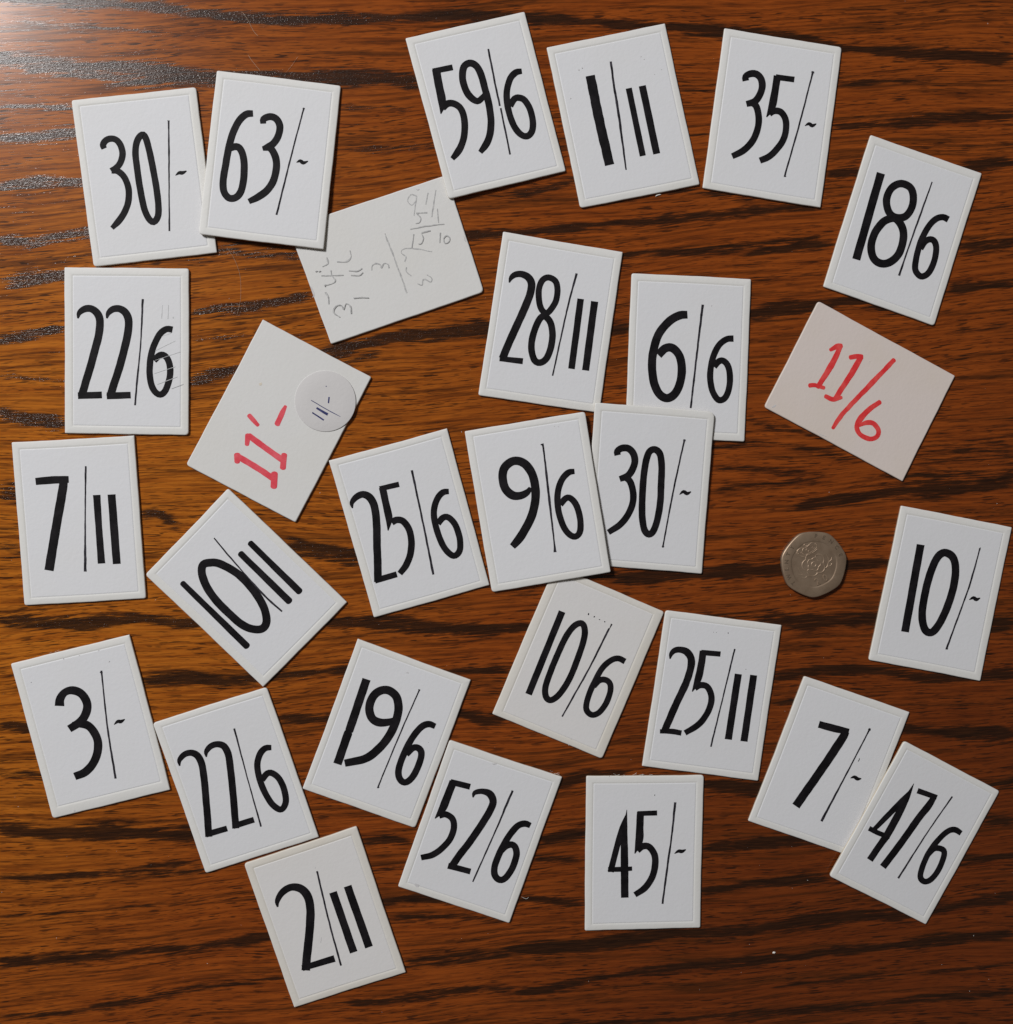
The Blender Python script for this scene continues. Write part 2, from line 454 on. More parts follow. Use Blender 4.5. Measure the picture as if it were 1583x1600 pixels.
def spline(pts, closed=False, step=1.2, corner=False):
    """Catmull-Rom through points of 3 values (x, y, width)"""
    P = np.array(pts, float)
    if len(P) == 2 or corner:
        out = []
        for a, b in zip(P[:-1], P[1:]):
            k = max(2, int(np.linalg.norm(b[:2] - a[:2]) / (step * 4)))
            for i in range(k):
                out.append(a + (b - a) * i / k)
        out.append(P[-1])
        return np.array(out)
    n = len(P)
    if closed:
        E = np.vstack([P[-1], P, P[0], P[1]]); segs = n
    else:
        E = np.vstack([2 * P[0] - P[1], P, 2 * P[-1] - P[-2]]); segs = n - 1
    out = []
    for i in range(segs):
        p0, p1, p2, p3 = E[i], E[i + 1], E[i + 2], E[i + 3]
        k = max(3, int(np.linalg.norm(p2[:2] - p1[:2]) / step / 2))
        for j in range(k):
            t = j / k
            out.append(0.5 * ((2 * p1) + (-p0 + p2) * t + (2 * p0 - 5 * p1 + 4 * p2 - p3) * t * t + (-p0 + 3 * p1 - 3 * p2 + p3) * t ** 3))
    if not closed:
        out.append(P[-1])
    return np.array(out)


def ribbon(bm, pts, z0, closed=False, cap=True, jitter=0.015, r=random, rise=0.012, round_end=False):
    """pts: array of (x, y, width) in metres, local; a thin raised layer of ink"""
    n = len(pts)
    xy = pts[:, :2]
    if closed:
        t = np.roll(xy, -1, 0) - np.roll(xy, 1, 0)
    else:
        t = np.gradient(xy, axis=0)
    t /= np.maximum(np.linalg.norm(t, axis=1, keepdims=True), 1e-12)
    nrm = np.stack([-t[:, 1], t[:, 0]], -1)
    h = pts[:, 2:3] / 2
    ph = [r.uniform(0, 6) for _ in range(4)]
    s = np.arange(n)[:, None]
    jl = 1 + jitter * (np.sin(s * 0.9 + ph[0]) + np.sin(s * 0.37 + ph[1]) + np.array([[r.uniform(-.8, .8)] for _ in range(n)]))
    jr = 1 + jitter * (np.sin(s * 0.8 + ph[2]) + np.sin(s * 0.41 + ph[3]) + np.array([[r.uniform(-.8, .8)] for _ in range(n)]))
    L = xy + nrm * h * jl
    Rr = xy - nrm * h * jr
    inner = 0.80
    L2 = xy + nrm * h * inner * jl
    R2 = xy - nrm * h * inner * jr
    lastv = None; first = None
    rows = []
    for i in range(n):
        zi = z0 + rise * MM * (i / max(1, n - 1) if not closed else 0)
        rows.append([bm.verts.new((*L[i], zi)), bm.verts.new((*L2[i], zi + 0.018 * MM)), bm.verts.new((*R2[i], zi + 0.018 * MM)), bm.verts.new((*Rr[i], zi))])
    m = n if closed else n - 1
    for i in range(m):
        a, b = rows[i], rows[(i + 1) % n]
        for k in range(3):
            bm.faces.new((a[k], a[k + 1], b[k + 1], b[k]))
    if round_end and not closed:
        for row, q, sgn in ((rows[0], pts[0], -1), (rows[-1], pts[-1], 1)):
            i = 0 if sgn < 0 else n - 1
            tt = t[i] * sgn; nn = nrm[i]; hh = q[2] / 2
            arc = []
            for k in range(1, 6):
                a = math.pi * k / 6
                p = xy[i] + nn * hh * math.cos(a) + tt * hh * math.sin(a) * 0.7
                arc.append(bm.verts.new((*p, row[0].co.z)))
            loop = [row[0]] + arc + [row[3], row[2], row[1]]
            try:
                bm.faces.new(loop if sgn > 0 else loop[::-1])
            except ValueError:
                pass


def upward(bm):
    bmesh.ops.recalc_face_normals(bm, faces=bm.faces)
    bm.normal_update()
    for f in bm.faces:
        if f.normal.z < 0:
            f.normal_flip()


# ---------------------------------------------------------------- cards
W_, H_, T_ = 38.1 * MM, 50.8 * MM, 0.85 * MM
cards = {}           # key -> dict(quad world xy, plane)


def poly_clip(A, B):
    out = [tuple(p) for p in A]
    n = len(B)
    area = sum(B[i][0] * B[(i + 1) % n][1] - B[(i + 1) % n][0] * B[i][1] for i in range(n))
    if area < 0:
        B = B[::-1]
    for i in range(n):
        a, b = B[i], B[(i + 1) % n]
        inside = lambda p: (b[0] - a[0]) * (p[1] - a[1]) - (b[1] - a[1]) * (p[0] - a[0]) >= 0
        src, out = out, []
        for j in range(len(src)):
            p, q = src[j], src[(j + 1) % len(src)]
            ip, iq = inside(p), inside(q)
            if ip != iq:
                d1 = (b[0] - a[0]) * (p[1] - a[1]) - (b[1] - a[1]) * (p[0] - a[0])
                d2 = (b[0] - a[0]) * (q[1] - a[1]) - (b[1] - a[1]) * (q[0] - a[0])
                t = d1 / (d1 - d2)
                x = (p[0] + (q[0] - p[0]) * t, p[1] + (q[1] - p[1]) * t)
            if ip:
                out.append(p)
                if not iq: out.append(x)
            elif iq:
                out.append(x)
        if not out:
            return []
    return out


def rest_plane(quad, over):
    """lowest plane z = a + b x + c y on which a stiff card lies on the table and on the cards below it"""
    cons = [(x, y, 0.0) for x, y in quad]
    for k in over:
        c = cards[k]
        for x, y in poly_clip(quad, c['quad']):
            a, b, g = c['plane']
            cons.append((x, y, a + b * x + g * y + T_ + 0.04 * MM))
    cons = np.array(cons)
    cen = np.mean(quad, axis=0)
    best = None
    import itertools
    for tri in itertools.combinations(range(len(cons)), 3):
        A = np.array([[1, cons[i, 0], cons[i, 1]] for i in tri]); z = cons[list(tri), 2]
        if abs(np.linalg.det(A)) < 1e-9: continue
        p = np.linalg.solve(A, z)
        if np.all(p[0] + p[1] * cons[:, 0] + p[2] * cons[:, 1] >= cons[:, 2] - 1e-7):
            hgt = p[0] + p[1] * cen[0] + p[2] * cen[1]
            if best is None or hgt < best[0]:
                best = (hgt, p)
    return tuple(best[1])


def outline(q, inset, rad, n_edge=26, n_arc=5, amp=0.0, seeds=None):
    """rounded outline of quad q (4x2, counter-clockwise), inset by inset[4] per edge"""
    lines = []
    for i in range(4):
        a, b = np.array(q[i]), np.array(q[(i + 1) % 4])
        d = (b - a) / np.linalg.norm(b - a); nn = np.array([-d[1], d[0]])
        lines.append((a + nn * inset[i], d, nn))
    cor = []
    for i in range(4):
        p, d, _ = lines[i - 1]; p2, d2, _ = lines[i]
        t = np.linalg.solve(np.array([d, -d2]).T, p2 - p)
        cor.append(p + d * t[0])
    pts = []
    for i in range(4):
        p0, d0, _ = lines[i - 1]; _, d1, n1 = lines[i]
        rr = rad[i] if hasattr(rad, '__len__') else rad
        c = cor[i]
        a = c - d0 * rr; b = c + d1 * rr
        for k in range(n_arc):
            t = k / n_arc
            pts.append((1 - t) ** 2 * a + 2 * t * (1 - t) * c + t * t * b)
        e = cor[(i + 1) % 4] - d1 * (rad[(i + 1) % 4] if hasattr(rad, '__len__') else rad)
        for k in range(n_edge):
            t = k / n_edge
            p = b + (e - b) * t
            if amp > 0:
                s = seeds[i]
                w = amp * (0.6 * math.sin(t * 9 + s[0]) + 0.4 * math.sin(t * 23 + s[1]) + 0.25 * math.sin(t * 61 + s[2])) * min(1, 8 * t * (1 - t)) \
                    + s[3] * math.sin(math.pi * t) + (amp * 0.9 * max(0, math.sin(t * 47 + s[1])) ** 6 if s[4] else 0)
                p = p + n1 * w
            pts.append(p)
    return np.array(pts)


def make_card(key, corners, label, over=(), name='price_card', back=False, aged=False, zoom=None, glyphs=(), rad=0.45,
              inset=(2.3, 2.3, 2.3, 2.3), rough_edge=(0, 0, 0, 0), cup=0.0):
    r = random.Random(sum(ord(ch) * (i + 3) for i, ch in enumerate(key)) + 11)
    # corners TL, TR, BR, BL of the top face in the photo -> resting plane and world quad
    plane = (0.0, 0.0, 0.0)
    for _ in range(4):
        top = (plane[0] + T_, plane[1], plane[2])
        Wq = [on_plane(u, v, top) for u, v in corners]
        quad = [(p[0], p[1]) for p in Wq]
        plane = rest_plane(quad, over)
    cards[key] = dict(quad=quad, plane=plane)
    top = (plane[0] + T_, plane[1], plane[2])
    Wq = [Vector(on_plane(u, v, top)) for u, v in corners]
    nrm = Vector((-plane[1], -plane[2], 1)).normalized()
    cen = sum(Wq, Vector()) / 4
    ex = ((Wq[1] - Wq[0]) + (Wq[2] - Wq[3])).normalized()
    ex = (ex - nrm * ex.dot(nrm)).normalized()
    ey = nrm.cross(ex)
    M = Matrix((ex, ey, nrm)).transposed().to_4x4()
    M.translation = cen - nrm * T_
    Mi = M.inverted()
    root = bpy.data.objects.new(name, None)
    root.empty_display_size = 0.01
    scene.collection.objects.link(root)
    root.matrix_world = M
    tag(root, label, 'price card', 'shop price cards scattered on the table')
    loc = [Mi @ p for p in Wq]
    q = [(loc[i].x, loc[i].y) for i in (3, 2, 1, 0)]            # BL, BR, TR, TL: counter-clockwise
    seeds = [[r.uniform(0, 6), r.uniform(0, 6), r.uniform(0, 6), r.uniform(-0.10, 0.12) * MM, rough_edge[i]] for i in range(4)]
    rads = [rad * MM * r.choice([.5, .9, 1.2, 1.7, 2.4]) for _ in range(4)] if not hasattr(rad, '__len__') else [x * MM for x in rad]
    amp = 0.055 * MM
    t = T_
    rings = []

    def ring(ins, z, am=amp, rd=None):
        ii = [x * MM for x in (ins if hasattr(ins, '__len__') else [ins] * 4)]
        o = outline(q, ii, rads if rd is None else rd, amp=am, seeds=seeds)
        return [(x, y, z * MM + cup * MM * ((x / W_ * 2) ** 2)) for x, y in o]
    tt = t / MM
    j = [x + r.uniform(-.25, .25) for x in inset]
    spec = [(0.10, 0.0), (0.03, 0.12), (0.0, tt * 0.5), (0.03, tt - 0.18), (0.12, tt - 0.06), (0.36, tt)]
    for i_, z_ in spec:
        rings.append(ring(i_, z_))
    if not back:
        j1 = [x - 0.25 for x in j]
        rings.append(ring([x - 0.6 for x in j], tt + 0.0, amp * .3, 0.3 * MM))
        rings.append(ring(j1, tt - 0.004, amp * .2, 0.3 * MM))
        rings.append(ring([x - .02 for x in j], tt - 0.10, amp * .2, 0.3 * MM))
    n = len(rings[0])
    verts = [v for rg in rings for v in rg]
    faces = []
    for a in range(len(rings) - 1):
        for i in range(n):
            k = (i + 1) % n
            faces.append((a * n + i, a * n + k, (a + 1) * n + k, (a + 1) * n + i))
    faces.append(tuple(range(n))[::-1])
    topring = (len(rings) - 1) * n
    faces.append(tuple(range(topring, topring + n)))
    me = mesh_from('board', verts, faces)
    me.materials.append(EDGE)
    me.materials.append((BACK_PINK if aged else BACK) if back else (RIM_AGED if aged else RIM))
    for fi, p in enumerate(me.polygons):
        p.material_index = 0 if (fi < 3 * n or fi == len(faces) - 2) else 1
        p.use_smooth = fi < (len(rings) - 1) * n and fi >= n
    link('board', me, None, root)
    if not back:
        fr = [ring([x + .03 for x in j], tt - 0.115, amp * .2, 0.3 * MM), ring([x + .08 for x in j], tt - 0.085, amp * .2, 0.3 * MM),
              ring([x + .36 for x in j], tt - 0.03, amp * .2, 0.3 * MM)]
        vs = [v for rg in fr for v in rg]
        fs = []
        for a in range(2):
            for i in range(n):
                k = (i + 1) % n
                fs.append((a * n + i, a * n + k, (a + 1) * n + k, (a + 1) * n + i))
        fs.append(tuple(range(2 * n, 3 * n)))
        mf = mesh_from('face_panel', vs, fs)
        for p in mf.polygons[:2 * n]:
            p.use_smooth = True
        link('face_panel', mf, FACE_AGED if aged else FACE, root)
        zt = (tt - 0.03) * MM
    else:
        zt = tt * MM
    # writing
    fplane_pt = M @ Vector((0, 0, zt))
    a_ = fplane_pt.z - plane[1] * fplane_pt.x - plane[2] * fplane_pt.y
    fpl = (a_, plane[1], plane[2])

    def loc_pt(x, y):
        p = Mi @ Vector(on_plane(zoom[0] + x / Z, zoom[1] + y / Z, fpl))
        return p.x, p.y
    wscale = (H + 0) / FPX / Z * 1.0
    dist = (Vector((0, 0, H)) - cen).length
    depth = abs((R.T @ np.array(cen - Vector((0, 0, H))))[2])
    wscale = depth / FPX / Z
    for g in glyphs:
        nm, mat, strokes = g[0], g[1], g[2]
        opt = g[3] if len(g) > 3 else {}
        wk = {'digit': 1.05, 'dash': 1.05}.get(nm, 1.12 if nm.startswith('marker') else 1.0)
        bm = bmesh.new()
        for si, s in enumerate(strokes):
            closed = False
            if isinstance(s, dict):
                closed = s.get('closed', False); w0 = s['w']; P = s['p']; corner = s.get('corner', False)
            else:
                w0 = s[0]; P = s[1:]; corner = False
            pts = []
            for p in P:
                x, y = loc_pt(p[0], p[1])
                pts.append((x, y, (p[2] if len(p) > 2 else w0) * wscale * wk))
            arr = spline(np.array(pts) / MM, closed, step=opt.get('step', 0.25), corner=corner) * MM
            ribbon(bm, arr, zt + (0.004 + 0.014 * si) * MM + opt.get('lift', 0) * MM, closed, r=r, jitter=opt.get('jit', 0.012),
                   round_end=opt.get('round', False), rise=opt.get('rise', 0.012))
        upward(bm)
        me = bpy.data.meshes.new(nm)
        bm.to_mesh(me); bm.free()
        o = link(nm, me, mat, root)
        if nm in ('speck', 'scuff', 'dent', 'smudge', 'dot', 'stain'):
            o['kind'] = 'stuff'
        if opt.get('label'):
            o['label'] = opt['label']
    return root, loc_pt, zt, wscale


def D(ch, *strokes, **kw):
    kw.setdefault('label', 'black printed figure ' + ch)
    return ('digit', INK, list(strokes), kw)


def SL(*strokes):
    return ('slash', INK_THIN, list(strokes), dict(jit=0.07, label='thin black dividing stroke'))


def DASH(*pts):
    w = [4, 20, 22, 6]
    return ('dash', INK, [[10] + [(x, y, w[i]) for i, (x, y) in enumerate(pts)]], dict(label='small wavy black dash'))


def C_(w, *pts):
    return dict(w=w, p=list(pts), closed=True)


# ---- the cards, bottom ones first
make_card('30a', [(111.2, 156.3), (306.2, 135.6), (339.1, 394.6), (146.1, 416.6)],
          'white price card 30/- at the top left, its lower right corner under the 63/- card', zoom=(0, 80), glyphs=[
    D('3', [38, (645, 602, 32), (637, 580), (650, 556), (678, 541), (715, 546), (745, 580), (758, 635), (745, 688), (718, 722), (688, 742)],
      [38, (690, 736), (730, 742), (770, 782), (795, 850), (793, 930), (768, 1000), (732, 1052), (692, 1094, 26)]),
    D('0', C_(39, (878, 516), (848, 555), (838, 630), (850, 740), (870, 870), (893, 975), (920, 1035), (950, 1056), (975, 1025), (980, 960), (968, 850), (945, 720), (922, 610), (900, 535))),
    SL([9, (1043, 428, 18), (1043, 450, 10), (1045, 630, 11), (1046, 900, 8), (1048, 1112, 12)]),
    DASH((1085, 768), (1108, 752), (1128, 752), (1154, 740))])

make_card('b7', [(697, 273.5), (756.5, 455.9), (517.2, 537.6), (450, 355.7)],
          'blank card back covered in faint pencil sums between the 63/- and 59/6 cards', back=True, rad=0.6, zoom=(430, 250), glyphs=[
    ('pencil_sum', PENCIL, [
        [7.25, (872, 222), (838, 214), (820, 252), (845, 280), (870, 252), (874, 222), (866, 290), (858, 345)],
        [7.25, (945, 202), (930, 275)], [7.25, (994, 185), (980, 270), (968, 352)], [7.25, (1002, 300), (1010, 388)],
        [7.25, (940, 325), (872, 328)], [7.25, (876, 332), (900, 358), (893, 386), (868, 392)],
        [7.25, (835, 428), (940, 408), (1045, 396)], [7.25, (857, 458), (845, 542)], [7.25, (960, 438), (905, 450)],
        [7.25, (903, 455), (916, 485), (905, 516), (886, 518)], [7.25, (1022, 448), (1016, 512)],
        [7.25, (1058, 468), (1040, 488), (1050, 515), (1074, 504), (1078, 480), (1058, 466)]], dict(label='pencil sum 9 11 and 5 11 over 15 10', jit=0.2, rise=.002)),
    ('pencil_note', PENCIL, [
        [7.25, (970, 568), (880, 550), (795, 550), (780, 575), (808, 598), (800, 628)], [7.25, (812, 662), (812, 690), (842, 718)],
        [7.25, (938, 710), (970, 732), (962, 755), (928, 738), (912, 745), (908, 772), (880, 765)],
        [8.7, (678, 455), (745, 630), (815, 822)],
        [7.25, (703, 668), (698, 645), (672, 640), (656, 668), (650, 648), (622, 640), (600, 655), (596, 682)],
        [7.25, (462, 560), (468, 602), (436, 630), (382, 628)], [7.25, (318, 603), (326, 640), (292, 660)],
        [5.8, (285, 716), (355, 714), (422, 712)], [7.25, (345, 682), (350, 712), (372, 748), (335, 768), (302, 775)],
        [7.25, (455, 684), (508, 688), (538, 670)], [7.25, (468, 712), (518, 714), (542, 694)],
        [7.25, (310, 818), (328, 850), (330, 890)], [7.25, (485, 854), (530, 850), (580, 852)],
        [7.25, (470, 950), (464, 905), (438, 888), (424, 925), (408, 898), (375, 905), (360, 940), (400, 972)],
        [5.8, (248, 690), (262, 686)], [5.8, (268, 690), (282, 686)], [8, (305, 776), (312, 778)]], dict(label='stray pencil figures written sideways', jit=0.25, rise=.002)),
    ('scuff', SMUDGE, [[9, (215, 780, 3), (228, 800, 9), (240, 830, 7), (232, 850, 2)], [8, (1165, 470, 2), (1172, 490, 8), (1180, 505, 3)],
                       [7, (868, 178, 2), (880, 184, 7), (892, 180, 2)]], dict(jit=.3))])

make_card('28', [(786.2, 361.5), (973.4, 393.6), (936.8, 645), (747.3, 617.5)],
          'white price card 28/11 just above the gap between 25/6 and 9/6', zoom=(720, 340), glyphs=[
    D('2', [46, (300, 402, 8), (312, 372, 28), (338, 352, 36), (378, 350, 40), (418, 370, 44), (438, 412), (428, 475), (395, 560), (350, 660), (300, 770), (258, 872)],
      [36, (240, 872, 30), (384, 888)]),
    D('8', C_(37, (542, 370), (585, 392), (598, 440), (590, 510), (560, 565), (530, 590), (500, 568), (484, 510), (484, 440), (505, 388)),
      C_(40, (525, 612), (555, 650), (567, 720), (558, 800), (530, 870), (490, 897), (455, 880), (437, 810), (446, 730), (475, 650), (500, 615))),
    SL([11, (717, 345, 14), (660, 560), (568, 978, 10)]),
    D('1', [40, (742, 502), (685, 935)]), D('1', [43, (828, 518), (772, 945)])])

make_card('66', [(987.1, 426.7), (1174, 436), (1163.6, 690.1), (977.4, 680.8)],
          'white price card 6/6 with its lower left part under the lower 30/- card', zoom=(720, 340), glyphs=[
    D('6', [50, (1402, 600, 46), (1350, 606), (1285, 645), (1225, 720), (1192, 820), (1183, 920), (1195, 1020), (1228, 1090), (1275, 1117), (1325, 1088), (1358, 1015), (1367, 930), (1352, 855), (1312, 808), (1265, 808), (1222, 850)]),
    SL([13, (1497, 538, 16), (1470, 760), (1422, 1178, 12)]),
    D('6', [38, (1687, 748), (1645, 752), (1600, 785), (1565, 850), (1546, 930), (1543, 1000), (1556, 1070), (1583, 1118), (1608, 1129), (1638, 1110), (1660, 1050), (1664, 970), (1650, 912), (1622, 885), (1595, 890), (1566, 922)]),
    ('speck', SMUDGE, [[8, (1168, 375), (1174, 378)], [8, (1548, 545), (1554, 546)]], dict(jit=.2))])

make_card('106', [(867.6, 883.6), (1038.2, 956), (940.9, 1186), (769.1, 1115.7)],
          'off white price card 10/6 tilted clockwise, top edge under the 9/6 card', aged=True, zoom=(740, 860), inset=(2.0, 3.0, 2.2, 2.9), glyphs=[
    D('1', [41, (548, 378), (340, 890)]),
    D('0', C_(38, (670, 452), (688, 490), (680, 560), (640, 680), (590, 800), (530, 890), (480, 926), (448, 905), (446, 840), (480, 740), (530, 620), (580, 520), (628, 463))),
    SL([11, (855, 455, 12), (838, 490, 4), (830, 500, 12), (720, 720), (625, 890), (548, 1028, 10)]),
    D('6', [36, (937, 687), (895, 668), (850, 680), (795, 730), (745, 820), (708, 910), (697, 980), (730, 1017), (775, 1003), (817, 950), (844, 880), (845, 828), (820, 802), (780, 803), (742, 840)]),
    ('dot', INK_THIN, [[6, (712, 388), (710, 400)], [6, (742, 412), (750, 408)], [6, (775, 426), (782, 430)], [6, (808, 442), (814, 440)]], dict(jit=.2)),
    ('tear', SMUDGE, [[4, (605, 1165), (588, 1182), (590, 1205)]], dict(jit=.3))])

make_card('7-', [(1256.7, 1056.1), (1421.7, 1113), (1332.8, 1339.1), (1169.1, 1282.8)],
          'white price card 7/- with its right side under the 47/6 card', zoom=(1140, 1020), rough_edge=(0, 0, 0, 1), glyphs=[
    D('7', [44, (552, 442, 42), (640, 466), (738, 488, 36)], [52, (722, 486, 42), (690, 540), (580, 705), (410, 948)]),
    SL([10, (863, 478, 20), (858, 490, 10), (720, 755), (568, 1042, 16)]),
    DASH((748, 775), (772, 768), (792, 780), (815, 778)),
    ('tick', INK_THIN, [[5, (803, 652), (802, 662), (795, 672)]], dict(jit=.1))])

make_card('59', [(633.4, 59.4), (819.8, 17.7), (884.3, 267.1), (701.1, 310.8)],
          'white price card 59/6 whose lower left corner rests on the pencilled card', over=('b7',), zoom=(600, 0), glyphs=[
    D('5', [34, (302, 441), (425, 416)], [48, (322, 428), (340, 530), (360, 635, 46), (352, 704, 6)],
      [40, (362, 668), (395, 640), (435, 642), (475, 672), (497, 740), (497, 830), (478, 900), (452, 945), (422, 982, 28)]),
    D('9', [42, (628, 570, 20), (612, 600, 34), (578, 625, 38), (535, 600), (503, 550), (486, 480), (494, 415), (528, 390), (568, 405), (600, 460), (625, 550), (648, 640), (661, 730), (660, 800), (647, 860), (625, 902), (595, 942, 28)]),
    SL([12, (645, 302), (690, 530), (717, 655)], [11, (722, 668), (780, 955)]),
    D('6', [39, (853, 440, 32), (815, 448), (782, 485), (762, 550), (760, 620), (775, 700), (805, 780), (845, 830), (885, 842), (915, 812), (921, 755), (905, 680), (872, 622), (840, 605), (808, 610), (780, 655)])])

make_card('1', [(854.1, 73.8), (1039.3, 36.1), (1093.7, 288.1), (906.7, 325)],
          'white price card 1/11 between the 59/6 and 35/- cards', zoom=(820, 0), rough_edge=(0, 0, 0, 1), glyphs=[
    D('1', [56, (405, 467), (460, 740, 58), (525, 1020)], jit=.02),
    SL([14, (532, 380), (555, 550), (580, 700, 16), (627, 1050, 10)]),
    D('1', [37, (643, 545), (730, 964)]), D('1', [43, (727, 530), (816, 951)]),
    ('speck', SMUDGE, [[7, (715, 352), (722, 350)], [6, (800, 458), (806, 460)], [6, (330, 430), (338, 434)], [5, (735, 368), (740, 366)], [5, (280, 610), (286, 606)], [5, (352, 422), (358, 418)], [5, (842, 428), (846, 430)]], dict(jit=.3))])

make_card('35', [(1132.1, 43.5), (1315.8, 73.3), (1282.5, 324.2), (1098, 293.6)],
          'white price card 35/- right of the 1/11 card', zoom=(1050, 0), glyphs=[
    D('3', [42, (457, 500, 40), (455, 474, 38), (484, 456), (522, 458), (552, 490), (558, 540), (540, 592), (510, 628), (460, 643, 34)],
      [40, (490, 632), (520, 655), (535, 710), (535, 770), (515, 840), (480, 895), (430, 938), (372, 966, 34)]),
    D('5', [34, (642, 476), (757, 492)], [44, (652, 468), (638, 560), (618, 660), (585, 724, 6)],
      [39, (602, 702), (632, 686), (672, 692), (700, 732), (706, 790), (690, 860), (650, 920), (600, 968), (543, 993, 36)]),
    SL([11, (870, 450, 22), (866, 468, 11), (785, 780), (703, 1068, 11), (703, 1086, 16)]),
    DASH((822, 778), (847, 765), (868, 777), (893, 765))])

make_card('18', [(1360.7, 210.3), (1534.8, 270.5), (1460, 509.2), (1286.6, 447.8)],
          'white price card 18/6 tilted clockwise near the top right corner', zoom=(1180, 180), glyphs=[
    D('1', [50, (778, 358), (625, 892)]),
    D('8', C_(45, (915, 424), (962, 450), (979, 510), (965, 580), (925, 628), (870, 632), (828, 600), (812, 530), (833, 465), (872, 430)),
      C_(47, (870, 640), (908, 690), (917, 760), (892, 850), (840, 905), (785, 918), (737, 890), (717, 820), (735, 740), (780, 672), (825, 642))),
    SL([12, (1095, 412, 8), (1020, 620), (945, 830, 10), (890, 992, 14)]),
    D('6', [38, (1195, 645), (1162, 630), (1118, 642), (1070, 692), (1025, 780), (997, 880), (990, 950), (1008, 985), (1035, 997), (1072, 975), (1105, 910), (1120, 830), (1110, 782), (1085, 767), (1052, 780), (1022, 825)])])

make_card('22', [(100.3, 417.4), (295.1, 419.2), (294.6, 679.9), (101.1, 676.9)],
          'upright white price card 22/6 with faint pencil hatching over the 6', zoom=(0, 380), rad=0.7, glyphs=[
    D('2', [46, (482, 465, 10), (490, 432, 30), (522, 407, 40), (562, 405, 42), (600, 432), (618, 480), (612, 560), (590, 650), (560, 760), (530, 860), (504, 948)],
      [40, (482, 943), (630, 938)]),
    D('2', [46, (661, 465, 10), (670, 432, 30), (702, 407, 40), (744, 407, 42), (780, 435), (796, 485), (788, 570), (765, 670), (735, 780), (705, 870), (681, 948)],
      [40, (660, 944), (808, 939)]),
    SL([11, (883, 345, 14), (870, 620, 9), (848, 850, 12), (835, 1002)]),
    D('6', [38, (1067, 535), (1030, 531), (990, 560), (955, 625), (933, 700), (925, 790), (935, 870), (958, 918), (990, 936), (1020, 915), (1045, 850), (1053, 790), (1043, 730), (1018, 695), (988, 692), (952, 725)], lift=.012),
    ('pencil_note', PENCIL_FAINT, [[4, (1005, 382), (1000, 465)], [4, (1042, 382), (1038, 468)], [8, (1067, 460), (1074, 460)]], dict(label='faint pencil 11 above the 6', jit=.2, rise=0)),
    ('pencil_hatching', PENCIL_FAINT, [[3, (985, 582), (1060, 556)], [3, (960, 665), (1085, 604)], [3, (960, 724), (1115, 672)], [3, (955, 806), (1085, 764)], [3, (972, 874), (1098, 826)],
                                       [3, (1060, 900), (1135, 872)]], dict(jit=.2, rise=0))])

make_card('b11', [(1493, 587.2), (1410.7, 752.2), (1194.1, 635.9), (1278.8, 469.9)],
          'pinkish card back with 11/6 handwritten in red marker', back=True, aged=True, zoom=(1160, 430), glyphs=[
    ('marker_figure', RED, [[30, (545, 462, 20), (585, 440), (612, 436, 24)], [34, (608, 436, 26), (560, 540), (468, 690, 28)], [24, (416, 682), (450, 680), (505, 697, 20)]], dict(label='red figure 1', round=True, jit=.03)),
    ('marker_figure', RED, [[26, (668, 508), (705, 502), (740, 502, 22)], [33, (732, 508), (680, 600), (575, 762, 28)], [24, (515, 748), (560, 768, 26), (612, 756, 20)]], dict(label='red figure 1', round=True, jit=.03)),
    ('marker_stroke', RED, [[27, (937, 525), (870, 595), (800, 668, 30), (640, 835, 26), (600, 885), (560, 945, 20)]], dict(label='red dividing stroke', round=True, jit=.04)),
    ('marker_figure', RED, [[27, (850, 785), (782, 832, 30), (728, 892, 34), (708, 942, 28), (732, 988, 26), (790, 1012), (832, 998), (842, 958), (812, 918), (768, 912), (722, 930, 18)]], dict(label='red figure 6', round=True, jit=.03)),
    ('dent', SMUDGE, [[12, (180, 818, 3), (200, 810, 12), (208, 802, 3)], [7, (465, 965, 2), (485, 985, 5), (520, 998, 2)], [4, (785, 533), (790, 535)]], dict(jit=.3))])

b12, b12_pt, b12_z, b12_w = make_card('b12', [(410.5, 498.8), (580.5, 589), (461.8, 816.4), (290.4, 726.2)],
          'card back with pinkish red 11/- and a round sticker overlapping its right edge', back=True, zoom=(250, 450), glyphs=[
    ('marker_figure', PINKRED, [[38, (478, 1032, 36), (478, 1075, 30)], [34, (482, 1042), (590, 1105), (700, 1178)], [37, (708, 1148), (704, 1228)]], dict(label='pinkish red figure 1', round=True, jit=.02)),
    ('marker_figure', PINKRED, [[34, (545, 912), (538, 968, 24)], [33, (552, 915), (640, 980), (755, 1062)], [33, (768, 1032), (760, 1112)]], dict(label='pinkish red figure 1', round=True, jit=.02)),
    ('marker_stroke', PINKRED, [[26, (552, 788), (575, 815), (606, 848, 20)]], dict(label='short red upper tick', round=True, jit=.03)),
    ('marker_dash', PINKRED, [[28, (776, 732, 18), (755, 775, 30), (725, 842, 30)]], dict(label='red dash', round=True, jit=.03)),
    ('stain', ink_material('tan_spot', (0.62, 0.55, 0.45), (0.67, 0.63, 0.57), .7, .3), [[20, (612, 590, 5), (622, 594, 20), (630, 598, 6)]], dict(jit=.2))])

make_card('7', [(17.7, 690.9), (209.7, 680.3), (228.2, 935), (37.9, 946.1)],
          'white price card 7/11 at the left side below the upright 22/6 card', zoom=(0, 650), glyphs=[
    D('7', [46, (220, 405, 42), (320, 396), (425, 392, 40)], [52, (398, 378, 44), (385, 470), (345, 700), (303, 955, 54)]),
    SL([12, (530, 310), (527, 640, 9), (527, 962, 18)]),
    D('1', [44, (598, 488), (612, 700, 40), (628, 912)]), D('1', [47, (690, 485), (722, 915)])])

